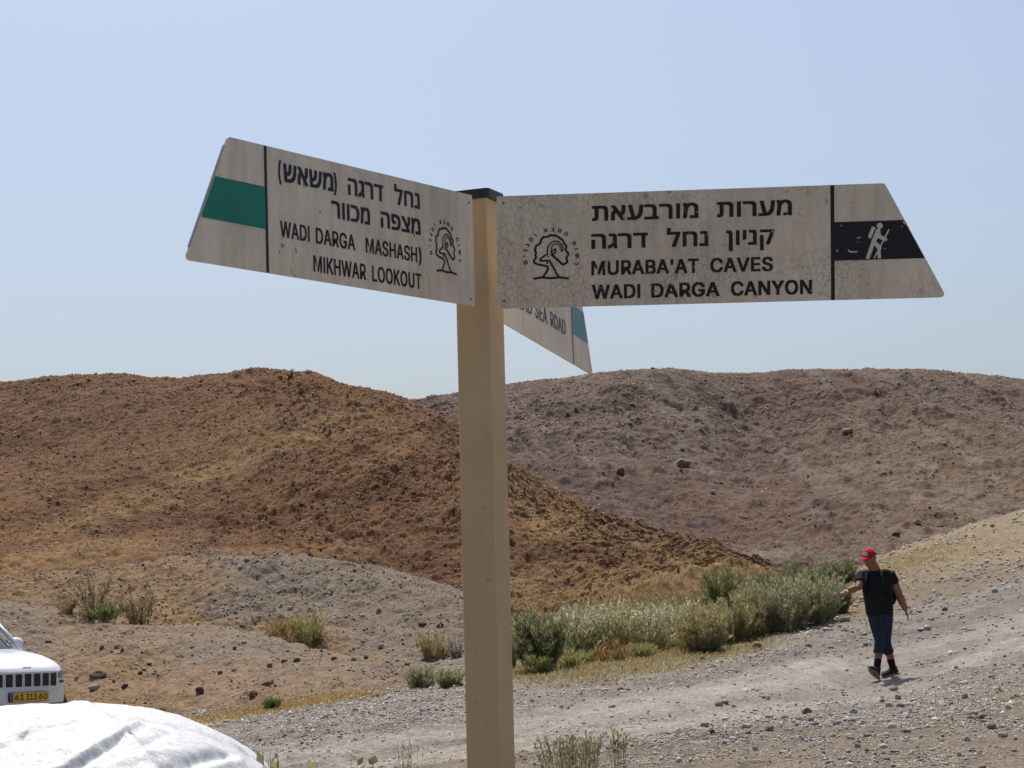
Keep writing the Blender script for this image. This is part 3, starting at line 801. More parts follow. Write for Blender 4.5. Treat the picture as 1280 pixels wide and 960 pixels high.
# letter outlines (thousandths of an em): advance, contours
GLYPHS = {"W": (686, [[155,0,16,509,82,509,163,196,166,183,170,171,173,158,175,145,178,133,181,120,184,107,187,94,189,80,192,67,195,53,197,40,189,40,192,53,194,67,197,80,200,94,203,107,205,120,208,133,211,145,214,158,218,171,221,183,224,196,306,509,380,509,462,196,465,183,468,171,471,158,474,145,477,133,480,120,483,107,486,94,489,80,492,67,494,53,497,40,488,40,491,53,493,67,496,80,499,94,502,107,504,120,507,133,510,145,523,196,603,509,670,509,530,0,455,0,368,323,363,339,359,356,355,373,351,391,347,410,344,431,340,452,336,475,350,475,346,453,342,433,339,413,335,395,331,377,327,359,323,341,318,323,230,0]]),
"A": (480, [[16,0,201,509,276,509,463,0,395,0,287,302,282,317,276,334,270,352,264,372,257,394,250,420,241,447,232,478,245,478,236,447,228,419,220,393,213,371,206,351,201,333,195,317,191,302,85,0],[110,142,110,199,370,199,370,142]]),
"D": (502, [[219,0,96,0,96,57,215,57,244,58,272,63,296,70,318,81,337,94,354,110,368,128,379,149,388,172,394,198,398,226,399,255,398,285,394,312,388,337,379,361,368,381,354,399,338,415,320,428,299,438,275,446,249,450,221,452,93,452,93,509,225,509,261,507,294,501,325,492,353,478,377,461,399,441,418,418,433,391,446,361,455,329,460,293,462,255,460,217,455,181,446,149,433,119,417,92,398,68,376,48,351,31,322,17,291,8,256,2],[125,509,125,0,60,0,60,509]]),
"I": (185, [[60,0,60,509,125,509,125,0]]),
"R": (449, [[60,0,60,509,236,509,264,507,290,504,313,497,333,489,351,478,367,465,380,450,390,433,399,415,405,395,408,374,409,352,408,330,405,309,399,290,390,271,380,255,367,240,351,228,333,217,312,209,289,203,264,199,236,198,96,198,96,255,234,255,252,256,269,258,284,262,298,267,309,273,319,281,327,290,334,300,339,312,342,324,344,338,345,352,344,367,342,380,339,393,334,405,327,415,319,425,309,433,298,440,284,445,269,449,252,451,233,452,125,452,125,0],[353,0,230,229,303,229,428,0]]),
"G": (520, [[269,-7,236,-5,205,1,176,11,149,25,125,43,104,64,85,88,69,116,57,146,47,179,42,215,40,254,42,293,47,329,57,362,69,393,85,421,103,445,125,466,149,484,175,498,203,508,233,514,265,516,285,515,304,513,322,509,340,504,358,497,374,489,389,480,403,469,416,458,429,445,439,431,449,416,458,401,465,384,470,367,474,349,408,349,404,361,399,372,393,383,387,393,380,403,373,411,365,420,356,427,347,434,337,439,326,444,315,448,304,452,291,454,279,455,265,456,243,454,222,450,202,443,183,432,166,419,150,404,137,385,125,364,116,340,109,314,105,285,103,254,105,223,109,194,116,168,125,145,137,124,151,105,166,90,184,76,203,66,224,59,246,54,269,53,290,54,309,57,328,63,345,71,360,81,374,93,386,107,396,123,404,141,410,160,414,180,415,202,434,199,283,199,283,256,478,256,478,200,476,170,471,141,463,115,451,91,436,69,419,50,399,33,377,19,352,8,326,0,298,-5]]),
"M": (628, [[60,0,60,509,152,509,277,187,280,181,282,174,285,167,287,159,299,123,302,113,305,103,308,93,311,84,314,74,317,65,319,57,322,49,307,49,318,83,330,121,333,131,336,140,339,149,342,158,345,167,348,174,350,181,352,187,476,509,568,509,568,0,504,0,504,291,504,327,505,337,505,347,505,358,505,369,506,413,507,457,513,457,509,445,505,433,502,421,498,409,482,363,478,352,474,341,471,331,467,322,464,313,461,305,458,297,456,291,342,0,286,0,170,291,168,297,165,304,162,312,159,321,145,361,141,372,137,384,133,396,129,408,125,420,121,432,116,445,112,457,119,457,120,416,121,372,122,328,122,318,122,309,122,300,122,291,122,0]]),
"S": (447, [[224,-9,197,-8,172,-4,149,1,128,9,108,19,91,31,76,45,64,60,54,77,46,96,41,115,38,137,104,137,107,123,110,110,116,98,123,88,132,79,142,71,154,64,166,59,180,55,194,52,209,50,224,49,241,50,257,52,272,55,286,60,299,66,311,74,321,82,329,92,336,102,341,114,345,126,346,139,345,151,342,161,338,171,332,179,325,186,316,193,307,199,296,205,284,209,272,214,259,218,245,222,184,239,154,249,128,260,105,274,86,289,71,307,60,326,54,348,52,372,53,393,58,413,65,431,75,448,87,463,102,476,119,488,138,498,158,506,180,511,203,514,227,516,252,514,275,511,296,505,316,498,334,488,351,476,365,463,377,449,387,433,394,415,399,397,401,378,337,378,334,396,326,412,316,426,302,437,286,447,267,453,247,457,225,459,209,458,194,456,180,452,167,448,156,442,145,435,136,427,129,418,123,409,118,398,116,387,115,376,116,363,119,352,124,342,131,334,139,326,148,319,158,313,169,308,180,304,191,300,202,296,212,293,264,279,276,276,287,272,299,268,312,264,324,258,336,252,347,245,359,238,369,229,379,220,387,209,395,198,401,185,405,171,407,155,408,139,407,118,403,99,396,81,386,64,374,48,360,34,343,21,323,11,302,2,278,-4,252,-8]]),
"H": (517, [[60,0,60,509,125,509,125,289,392,289,392,509,457,509,457,0,392,0,392,232,125,232,125,0]]),
"K": (467, [[104,145,104,216,113,228,122,239,130,250,139,261,148,272,157,282,165,293,174,303,184,314,193,324,202,334,212,344,364,509,448,509,231,276,228,276],[60,0,60,509,125,509,125,334,124,225,125,193,125,0],[372,0,188,259,228,309,449,0]]),
"O": (533, [[267,-7,235,-5,205,1,177,11,150,25,126,42,105,63,86,88,70,115,57,146,48,179,42,215,40,254,42,293,48,329,57,362,70,393,86,421,105,445,126,466,150,484,177,498,205,508,235,514,267,516,299,514,329,508,357,498,384,484,408,466,429,445,448,421,464,393,477,362,486,329,491,293,493,254,491,215,486,179,477,146,464,115,448,88,429,63,408,42,384,25,357,11,329,1,299,-5],[267,53,289,54,310,59,330,66,349,76,367,89,383,105,396,123,408,144,418,168,425,194,429,223,430,254,429,286,425,314,418,341,408,365,396,386,383,404,367,420,349,433,330,443,310,450,289,454,267,456,245,454,223,450,203,443,184,433,167,420,151,404,137,385,125,364,116,340,109,314,105,285,103,254,105,223,109,194,116,168,125,144,137,123,151,105,167,89,184,76,203,66,223,59,245,54]]),
"L": (393, [[60,0,60,509,125,509,125,57,361,57,361,0]]),
"U": (517, [[259,-8,230,-7,203,-2,177,5,154,15,133,28,114,43,98,60,85,80,74,101,66,124,62,148,60,173,60,509,124,509,124,178,125,160,128,144,133,128,141,113,150,99,160,87,173,77,187,68,203,61,220,56,239,53,259,52,279,53,298,56,315,61,331,68,345,77,357,87,368,99,377,113,384,128,389,144,392,160,393,178,393,509,457,509,457,173,456,148,451,124,443,101,433,80,419,60,403,43,384,28,363,15,340,5,315,-2,288,-7]]),
"T": (449, [[32,452,32,509,417,509,417,452,257,452,257,0,193,0,193,452]]),
"E": (419, [[60,0,60,509,372,509,372,452,125,452,125,286,355,286,355,229,125,229,125,57,375,57,375,0]]),
"B": (456, [[60,0,60,509,241,509,266,508,289,504,310,499,329,491,345,481,359,469,371,456,381,442,388,426,394,410,397,392,398,374,397,358,395,344,392,331,387,320,380,310,373,301,365,293,356,286,347,280,336,275,326,270,315,267,315,262,327,261,339,257,351,252,363,245,374,237,385,227,394,216,402,203,409,189,414,173,417,155,418,136,417,117,413,100,408,83,400,67,390,52,377,39,362,28,344,18,324,10,301,4,275,1,247,0],[125,57,245,57,272,58,296,63,315,70,330,80,341,92,349,105,354,120,355,137,355,149,352,161,348,173,342,184,335,194,327,203,317,211,306,218,293,224,279,228,264,230,248,231,125,231],[125,285,238,285,252,286,265,288,277,291,288,296,299,302,308,309,316,317,323,326,329,337,333,348,335,359,336,372,334,388,330,403,323,417,313,429,299,439,283,446,263,450,240,452,125,452]]),
"C": (510, [[267,-7,235,-5,205,1,177,11,150,25,126,42,104,63,86,88,70,115,57,146,48,179,42,215,40,254,42,293,48,329,57,362,70,393,86,421,104,445,126,466,150,484,177,498,205,508,235,514,267,516,286,515,305,513,323,509,340,504,357,498,373,490,388,481,402,471,415,460,427,447,438,433,448,418,456,402,463,385,469,367,473,348,408,348,405,361,401,373,395,384,389,395,382,404,375,413,366,421,357,428,348,435,337,440,327,445,315,449,304,452,292,454,280,455,267,456,245,454,223,450,203,443,184,432,166,419,150,403,137,385,125,364,116,340,109,314,105,285,103,254,105,223,109,194,116,168,125,145,137,123,151,105,166,89,184,76,203,66,223,59,245,54,267,53,280,53,292,55,304,57,315,60,327,64,337,69,348,74,357,81,366,88,375,96,382,105,389,114,395,125,401,136,405,148,408,160,473,160,469,142,463,124,457,107,448,91,438,76,428,62,416,49,402,38,388,28,373,19,357,11,341,5,323,0,305,-4,286,-6]]),
"V": (480, [[204,0,16,509,84,509,192,206,197,192,203,176,209,158,215,137,222,115,230,89,239,61,248,31,235,31,244,62,252,90,260,115,267,138,274,158,279,176,285,192,290,206,395,509,463,509,278,0]]),
"N": (523, [[60,0,60,509,136,509,343,183,347,176,352,169,357,160,363,151,369,141,375,130,381,119,388,107,394,94,401,82,407,68,414,55,405,54,403,68,402,81,401,95,401,108,400,121,400,134,399,146,399,157,399,195,399,509,463,509,463,0,387,0,202,290,196,300,190,310,184,320,177,331,171,342,164,354,156,367,148,381,108,452,119,454,122,384,123,368,123,354,124,340,124,328,125,317,125,307,125,298,125,291,125,0]]),
"Y": (472, [[203,0,203,208,16,509,91,509,192,344,200,331,208,318,215,305,222,292,229,279,236,264,243,248,250,230,224,230,231,248,237,265,244,280,251,293,258,306,265,318,273,331,280,344,381,509,455,509,268,208,268,0]]),
"J": (396, [[185,-7,153,-4,124,3,98,15,75,33,57,55,44,81,36,111,33,145,33,173,98,173,98,145,99,123,104,104,111,88,122,74,134,64,149,56,166,51,185,50,204,51,220,56,235,64,248,74,258,88,266,104,270,123,272,145,272,509,336,509,336,145,334,111,326,81,313,55,294,33,271,15,246,3,217,-4]]),
"e": (404, [[212,-8,185,-7,161,-2,138,6,117,16,98,30,82,46,68,64,56,85,46,108,40,132,35,159,34,187,35,215,39,242,46,267,55,290,67,311,81,329,97,346,115,359,135,370,157,378,180,383,205,384,221,384,236,382,251,379,266,374,280,368,294,361,307,351,319,341,331,329,341,315,350,299,357,282,363,263,368,242,370,219,371,194,371,169,75,169,75,221,338,221,310,202,309,220,307,237,303,254,298,269,291,282,283,294,273,305,263,314,250,321,237,326,222,329,205,330,189,329,173,326,159,321,146,313,135,304,125,294,116,282,109,270,103,256,99,241,97,226,96,211,96,178,97,157,100,139,104,122,110,106,118,92,128,80,139,70,151,61,165,55,179,50,195,47,212,46,224,47,234,48,244,50,254,53,263,56,271,61,278,66,285,73,292,80,297,88,302,96,306,105,365,91,360,77,353,63,345,51,335,39,324,29,311,19,298,11,283,4,266,-1,249,-5,231,-7]]),
"p": (424, [[53,-143,53,379,112,379,112,319,118,319,122,325,126,331,131,338,137,346,144,353,152,360,161,367,171,373,183,378,197,381,212,384,229,384,252,383,274,378,294,371,313,361,330,347,345,332,359,313,370,293,379,270,385,245,389,218,390,189,389,160,385,133,379,108,370,84,359,64,346,45,330,29,313,16,294,5,274,-2,252,-7,229,-8,213,-7,198,-5,184,-1,173,4,162,10,153,17,145,24,138,31,132,39,127,46,122,53,118,59,114,59,114,-143],[220,47,237,48,253,51,267,57,279,66,291,76,301,88,309,101,316,117,321,133,325,151,327,170,328,189,327,209,325,227,321,245,316,261,309,276,301,290,291,301,280,311,267,319,253,325,237,329,220,330,203,329,188,325,174,320,161,312,150,302,140,291,132,278,125,263,120,247,116,229,113,210,113,189,113,169,116,150,120,132,125,115,132,100,140,86,150,75,162,65,174,57,188,51,204,48]]),
"(": (273, [[89,207,90,235,92,264,96,293,101,324,107,354,114,384,122,413,132,441,142,468,153,494,164,517,177,539,236,539,223,512,212,485,201,457,191,428,182,399,174,370,167,342,161,313,157,285,154,258,152,232,151,207,152,184,154,161,156,138,160,115,165,91,172,67,179,42,188,16,198,-10,209,-38,222,-66,236,-96,177,-96,156,-59,139,-21,124,16,111,55,102,93,95,131,90,169]]),
")": (273, [[37,-96,52,-66,64,-37,76,-9,86,18,95,44,102,69,108,93,113,116,117,139,120,162,121,184,122,207,121,232,119,258,116,285,112,313,106,342,99,370,91,399,82,428,73,457,62,485,50,512,37,539,97,539,109,517,121,494,131,468,142,441,151,413,159,384,167,354,173,323,178,293,181,264,183,235,184,207,183,168,178,130,171,92,161,53,149,15,134,-22,117,-59,97,-96]]),
"'": (206, [[78,318,70,509,136,509,128,318]]),
"0": (453, [[227,-7,199,-5,174,1,151,11,130,24,111,41,95,62,80,86,69,113,60,144,53,178,49,214,48,254,49,294,53,330,60,364,69,395,81,422,95,447,112,467,130,484,151,498,174,508,200,514,227,516,254,514,279,508,302,498,323,484,342,467,358,447,372,422,384,395,393,364,400,330,404,294,405,254,404,214,400,178,393,144,384,113,373,86,359,62,342,41,323,24,302,11,279,1,254,-5],[227,50,245,51,261,56,276,63,290,74,303,87,313,103,323,122,330,144,336,168,340,194,343,223,344,254,343,285,340,314,336,341,330,365,323,387,313,405,303,422,290,435,276,446,261,453,245,458,227,460,209,458,192,453,177,446,163,435,151,422,140,405,131,387,123,365,117,341,113,314,110,285,109,254,110,223,113,194,117,168,123,144,131,122,140,103,151,87,163,74,177,63,192,56,209,51]]),
"1": (453, [[76,0,76,55,391,55,391,0],[276,509,276,0,212,0,212,448,209,448,86,358,86,427,198,509]]),
"3": (453, [[218,-7,195,-6,173,-3,152,2,133,10,114,19,98,30,83,43,70,57,60,74,52,91,46,111,44,132,109,132,111,119,115,107,120,97,126,87,134,78,144,71,154,64,165,59,178,55,191,52,204,50,219,50,234,51,248,53,262,56,275,61,287,67,297,74,307,83,315,93,321,104,325,116,328,130,329,145,328,158,326,172,322,184,316,196,308,207,299,217,288,226,275,234,260,240,242,244,223,247,201,248,157,248,157,299,288,448,288,452,70,452,70,509,372,509,372,461,211,278,211,289,239,290,264,288,287,284,308,276,327,265,344,253,359,239,371,222,381,205,387,186,392,166,393,145,392,123,387,103,380,84,370,66,358,50,344,36,327,23,309,12,288,4,266,-2,243,-6]]),
"6": (453, [[226,-7,203,-5,182,-1,161,5,142,15,125,26,109,40,96,56,84,74,75,94,69,115,65,138,64,162,65,180,68,199,73,219,80,239,89,261,102,285,118,311,137,340,252,509,322,509,151,261,145,261,149,268,154,275,159,281,165,288,172,293,179,299,187,303,196,307,205,310,214,312,224,314,235,314,257,313,278,309,298,303,316,295,332,284,346,271,359,257,370,240,378,221,384,201,388,180,389,157,388,134,384,112,377,92,368,73,356,55,343,39,327,26,310,14,291,5,271,-2,249,-6],[226,48,241,49,254,52,267,56,279,63,289,70,299,79,307,90,314,101,320,114,324,128,327,142,327,157,327,173,324,187,320,201,314,213,307,225,299,235,289,244,279,251,267,258,254,262,241,264,226,265,212,264,198,262,186,258,174,252,163,244,153,235,145,225,138,214,132,201,128,188,126,174,125,158,126,143,128,128,132,114,138,102,145,90,153,79,163,70,174,63,186,56,198,52,212,49]]),
"נ": (318, [[24,0,24,67,182,67,182,357,181,370,179,381,175,390,170,397,164,402,156,405,146,407,136,408,51,408,51,475,156,475,177,473,195,469,212,461,227,450,239,435,247,416,252,393,254,366,254,0]]),
"ח": (539, [[314,475,352,472,385,466,413,454,435,439,452,418,465,392,472,360,475,323,475,0,403,0,403,309,401,335,396,356,389,374,378,387,364,396,348,403,330,407,309,408,140,408,140,0,68,0,68,475]]),
"ל": (409, [[84,475,381,475,381,420,231,0,155,0,306,408,12,408,12,609,84,609]]),
"ד": (419, [[254,0,254,436,326,436,326,0],[8,408,8,475,399,475,399,408]]),
"ר": (435, [[298,0,298,309,297,335,292,356,284,374,273,387,260,396,244,403,225,407,204,408,12,408,12,475,209,475,248,472,281,466,308,454,331,439,348,418,361,392,368,360,370,323,370,0]]),
"ג": (278, [[12,-8,12,69,27,75,42,82,56,89,69,97,81,106,93,116,104,126,114,137,126,152,136,168,145,185,153,202,159,220,163,238,165,256,166,274,166,357,165,370,163,381,159,390,154,397,148,402,140,405,130,407,119,408,43,408,43,475,140,475,161,473,179,469,196,461,210,450,222,435,231,416,236,393,237,366,237,144,254,0,195,0,172,132,169,132,161,117,152,104,142,92,132,80,122,69,112,58,102,49,91,40,80,31,70,24,60,17,49,11,39,5,30,0,21,-4]]),
"ה": (523, [[387,0,387,309,385,335,380,356,373,374,362,387,348,396,332,403,314,407,293,408,68,408,68,475,298,475,336,472,369,466,397,454,419,439,436,418,449,392,456,360,459,323,459,0],[68,0,68,284,140,284,140,0]]),
"מ": (517, [[281,484,307,483,332,479,354,473,374,464,393,452,408,439,422,423,433,406,442,387,448,367,452,345,453,322,453,0,245,0,245,67,381,67,381,310,379,334,375,355,367,374,356,391,341,404,323,413,301,419,276,421,256,420,237,416,221,410,206,402,192,391,180,378,170,364,162,347,154,328,148,308,144,286,140,262,112,0,40,0,76,329,44,475,116,475,130,407,132,407,138,415,143,422,150,429,156,436,163,443,170,449,178,455,186,461,195,466,205,470,216,474,227,478,239,481,252,483,266,484]]),
"ש": (564, [[74,0,32,475,104,475,140,67,241,67,261,67,280,70,299,74,317,79,335,86,351,95,366,106,381,118,394,132,406,148,417,166,426,186,434,207,441,231,446,257,450,285,468,475,540,475,522,285,520,269,517,252,514,235,510,216,505,197,499,178,491,159,483,140,473,122,461,104,448,87,433,71,417,55,398,42,378,30,355,19,330,11,303,5,273,1,241,0],[119,162,114,227,181,248,192,252,202,256,210,262,218,268,225,275,231,283,236,292,241,302,244,312,247,325,249,338,251,352,262,475,334,475,325,366,323,350,321,334,319,319,316,305,313,291,309,278,304,266,298,254,291,243,282,233,271,223,259,214,246,206,230,198,212,190,192,184]]),
"א": (486, [[361,0,155,306,40,475,125,475,318,188,446,0],[45,0,45,127,46,156,49,182,54,207,61,229,69,250,80,268,92,285,105,299,121,312,138,323,156,332,176,339,197,285,185,280,173,273,162,265,153,256,144,245,137,233,131,220,126,205,122,189,119,171,118,152,117,132,117,0],[309,148,285,200,297,206,309,213,319,221,328,230,336,241,343,253,349,266,354,281,358,297,360,314,362,333,362,353,362,475,435,475,435,358,434,330,431,304,426,280,420,258,412,238,402,219,390,203,377,188,362,176,346,165,328,155]]),
"צ": (448, [[345,6,25,475,110,475,288,202,386,53],[20,0,20,67,369,67,386,53,386,0],[282,168,258,221,268,225,276,230,285,235,292,241,299,248,306,256,312,264,317,273,321,283,325,294,328,305,331,318,333,330,335,344,336,358,336,374,336,475,408,475,408,379,407,351,404,325,400,301,393,279,385,259,375,240,364,224,350,209,336,197,319,185,302,176]]),
"פ": (484, [[40,0,40,67,229,67,263,70,292,78,316,93,335,114,350,140,360,169,367,201,369,237,366,277,359,311,346,340,329,364,306,384,279,397,246,405,209,408,70,408,70,475,217,475,243,474,269,470,292,465,314,457,335,448,353,437,370,424,386,409,399,393,411,375,421,356,429,335,435,313,440,290,443,265,443,240,442,207,437,176,430,146,419,118,405,92,389,69,369,49,347,32,322,18,293,8,262,2,229,0],[177,187,155,188,134,192,116,198,99,206,85,217,73,229,63,244,55,260,48,278,44,297,41,318,40,340,40,475,112,475,112,346,113,331,114,318,117,306,121,295,126,285,132,277,139,270,147,264,156,260,165,257,176,255,187,254,190,254,193,254,197,254,200,255,203,255,207,255,210,255,213,256,213,189,195,188,190,187,186,187,181,187]]),
"כ": (433, [[24,0,24,67,178,67,212,70,241,78,265,93,285,114,299,140,310,169,316,201,318,237,316,277,308,311,296,340,278,364,256,384,228,397,196,405,158,408,24,408,24,475,166,475,193,474,218,470,242,465,264,457,284,448,303,437,320,424,335,409,349,393,360,375,370,356,379,335,385,313,389,290,392,265,393,240,391,207,387,176,379,146,368,118,355,92,338,69,319,49,296,32,271,18,243,8,212,2,178,0]]),
"ו": (209, [[68,0,68,475,140,475,140,0]]),
"ע": (488, [[20,0,20,67,165,67,189,67,210,70,231,73,250,79,267,85,284,94,298,104,312,116,324,130,335,146,345,164,353,184,360,206,366,230,371,256,374,285,391,475,464,475,446,285,444,266,441,248,438,229,435,209,430,190,424,171,417,151,409,133,399,115,388,97,375,81,360,65,344,51,325,38,305,27,282,18,257,10,229,4,198,1,165,0],[153,54,55,475,128,475,224,54]]),
"ב": (435, [[280,0,280,309,278,335,274,356,266,374,255,387,241,396,225,403,207,407,186,408,24,408,24,475,191,475,229,472,262,466,290,454,312,439,330,418,342,392,350,360,352,323,352,0],[24,0,24,67,415,67,415,0]]),
"ת": (535, [[399,0,399,309,397,335,392,356,385,374,374,387,360,396,344,403,326,407,305,408,31,408,31,475,310,475,348,472,381,466,409,454,431,439,448,418,461,392,468,360,471,323,471,0],[28,0,28,67,65,67,75,68,84,71,92,77,98,85,103,95,106,108,108,123,109,140,109,439,181,439,181,144,179,111,174,81,165,56,153,36,137,20,116,9,91,2,61,0]]),
"ק": (505, [[251,0,402,408,64,408,64,475,477,475,477,420,327,0],[64,-193,64,290,136,290,136,-193]]),
"י": (188, [[60,171,60,475,132,475,132,243,96,171]]),
"ן": (236, [[99,-192,99,357,99,370,97,381,93,390,88,397,81,402,73,405,64,407,53,408,16,408,16,475,74,475,94,473,113,469,129,461,144,450,156,435,165,416,170,393,172,366,172,-192]]),
"ט": (540, [[277,-10,252,-10,229,-7,208,-3,187,3,168,11,150,21,134,32,119,46,106,62,94,80,84,100,75,123,69,148,64,175,61,205,60,237,60,475,132,475,132,237,133,210,136,184,141,161,148,139,157,119,168,102,181,87,196,75,213,65,232,58,254,54,278,52,302,54,324,58,344,65,361,75,376,87,389,102,400,119,409,139,415,161,420,184,423,210,424,237,424,253,424,269,424,284,423,300,422,315,420,330,418,344,415,357,411,370,406,381,400,391,393,399,384,406,374,411,362,414,348,415,338,415,327,414,315,411,302,408,290,404,278,400,267,395,256,390,256,459,264,462,274,466,285,470,297,474,311,478,325,481,340,482,356,483,380,482,401,478,419,472,435,464,448,454,460,441,470,427,478,411,484,394,489,375,493,355,496,333,498,311,499,287,500,263,500,237,499,199,494,164,485,132,473,103,458,77,440,54,419,35,396,18,370,6,341,-3,310,-9]]),
"ם": (523, [[56,0,56,475,298,475,336,472,369,466,397,454,419,439,436,418,449,392,456,360,459,323,459,0],[128,67,387,67,387,309,385,335,380,356,373,374,362,387,348,396,332,403,314,407,293,408,128,408]])}
from mathutils.geometry import tessellate_polygon
TXT_CACHE = {}
def _area(p): return sum(p[i][0] * p[(i + 1) % len(p)][1] - p[(i + 1) % len(p)][0] * p[i][1] for i in range(len(p))) / 2
def _inside(q, p):
    c = False
    for i in range(len(p)):
        (x1, y1), (x2, y2) = p[i], p[i - 1]
        if (y1 > q[1]) != (y2 > q[1]) and q[0] < (x2 - x1) * (q[1] - y1) / (y2 - y1) + x1: c = not c
    return c
def text_geo(s, bold):
    """letters as flat triangles; the weight comes from laying the glyphs over themselves, slightly shifted"""
    key = (s, bold)
    if key not in TXT_CACHE:
        v0 = []; f0 = []; lay0 = []; pen = 0
        for ch in s:
            adv, cons = GLYPHS[ch]
            cons = [[(c[i] / 1000, c[i + 1] / 1000) for i in range(0, len(c), 2)] for c in cons]
            ar = [_area(c) for c in cons]; sg = 1 if max(ar, key=abs) > 0 else -1
            outer = [c for c, a_ in zip(cons, ar) if a_ * sg > 0]; holes = [c for c, a_ in zip(cons, ar) if a_ * sg <= 0]
            for qi, oc in enumerate(outer):
                grp = [oc] + [h_ for h_ in holes if _inside(h_[0], oc)]
                flat = [p for c in grp for p in c]; b0 = len(v0)
                tri = tessellate_polygon([[Vector((x, y, 0)) for x, y in c] for c in grp])
                v0 += [(x + pen, y) for x, y in flat]; lay0 += [qi * .00001] * len(flat)
                f0 += [tuple(b0 + i for i in t_) for t_ in tri]
            pen += adv / 1000 + .02
        v0 = np.array(v0); lay0 = np.array(lay0); v = []; f = []
        for q, (dx, dy) in enumerate(((-1, -.6), (1, -.6), (1, .6), (-1, .6))):
            f += [tuple(q * len(v0) + i for i in p) for p in f0]
            v.append(np.column_stack([v0 + np.array([dx, dy]) * bold, lay0 + q * .00005]))
        TXT_CACHE[key] = (np.concatenate(v), f)
    return TXT_CACHE[key]

def text_line(pan, words, base, caps, mat, parent, ref, bold, off=.0007):
    """words = [(string, u0, u1)], base = ((u,v),(u,v)) baseline, caps = letter height in px at both ends"""
    (ua, va), (ub, vb) = base
    V = []; Fc = []
    rv = text_geo(ref, bold)[0]; h_ref = rv[:, 1].max() - max(rv[:, 1].min(), -1)
    rb = rv[:, 1].min()
    for s, u0, u1 in words:
        gv, gf = text_geo(s, bold)
        x0, x1 = gv[:, 0].min(), gv[:, 0].max()
        def bl(u): return va + (vb - va) * (u - ua) / (ub - ua)
        def cp(u): return caps[0] + (caps[1] - caps[0]) * (u - ua) / (ub - ua)
        pa = pan.st(u0, bl(u0)); pb = pan.st(u1, bl(u1))
        ha = pan.st(u0, bl(u0) - cp(u0)) - pa; hb = pan.st(u1, bl(u1) - cp(u1)) - pb
        b0 = len(V)
        V = []; Fc = []; b0 = 0
        for x, y, zl in gv:
            k = (x - x0) / (x1 - x0); yy = (y - rb) / h_ref
            q = pa * (1 - k) + pb * k + (ha * (1 - k) + hb * k) * np.array([0, 1]) * yy
            V.append(local(pan.pt(q[0], q[1], off + zl)))
        Fc += [tuple(b0 + i for i in f) for f in gf]
        py_mesh('lettering', V, Fc, mat, parent)

def sign_panel(pan, mat, lab):
    o = plate(pan, 'sign_panel', round_poly([(0, 0), (PA + PB, 0), (PA + PCC, HN), (0, HN)], [.002, .013, .005, .002]), 0, .0035, mat, post_root, 24)
    o['label'] = lab
    return o
def divider(pan, par, w=.0062):
    plate(pan, 'divider_stripe', [(PA - w * .5, .0005), (PA + w * .5, .0005), (PA + w * .5, HN - .0005), (PA - w * .5, HN - .0005)], .0006, 0, M_BLACK, par)
def band(pan, par, mat, b0=.340, b1=.672, name='colour_band'):
    e = lambda k: PA + PB + (PCC - PB) * k - .0012
    return plate(pan, name, [(PA + .0031, HN * b0), (e(b0), HN * b0), (e(b1), HN * b1), (PA + .0031, HN * b1)], .00065, 0, mat, par)
def edge_rim(pan, par, mat):
    """bare metal edge along the slanted tip"""
    e = lambda k: PA + PB + (PCC - PB) * k
    plate(pan, 'tip_edge', [(e(.10), HN * .10), (e(.10) + .0025, HN * .10), (e(.93) + .0025, HN * .93), (e(.93), HN * .93)], -.0002, .003, mat, par)
M_EDGE = mat_new('bare_metal_edge', (.36, .36, .37), .5, .4)

z2 = lambda x, y: (330 + x / 4.364, 180 + y / 4.364)
z4 = lambda x, y: (720 + x / 4, 220 + y / 4)
z3 = lambda x, y: (560 + x / 3.554, 210 + y / 3.554)
BH, BL = .023, .017
pl = sign_panel(PL, M_PANEL, 'grey white sign with a green band on its tip, pointing left')
divider(PL, pl); band(PL, pl, M_GREEN); edge_rim(PL, pl, M_EDGE)
def line(pan, par, zf, sc, words, b0, b1, c0, c1, mat, ref, bold):
    text_line(pan, [(s, zf(a, 0)[0], zf(b, 0)[0]) for s, a, b in words], (zf(*b0), zf(*b1)), (c0 / sc, c1 / sc), mat, par, ref, bold)
H = lambda s: s[::-1]           # Hebrew is laid out left to right letter by letter
line(PL, pl, z2, 4.364, [('(', 78, 94), (H('משאש'), 106, 378), (')', 380, 397), (H('דרגה'), 458, 650), (H('נחל'), 712, 850)], (110, 206), (850, 356), 100, 84, M_LETTER, 'ה', BH)
line(PL, pl, z2, 4.364, [(H('מכוור'), 368, 578), (H('מצפה'), 637, 853)], (410, 409), (850, 497), 92, 84, M_LETTER, 'ה', BH)
line(PL, pl, z2, 4.364, [('WADI', 88, 248), ('DARGA', 283, 497), ('MASHASH', 555, 835), (')', 843, 859)], (100, 508), (835, 645), 88, 80, M_LETTER, 'H', BL)
line(PL, pl, z2, 4.364, [('MIKHWAR', 270, 556), ('LOOKOUT', 590, 858)], (275, 697), (850, 791), 90, 82, M_LETTER, 'H', BL)

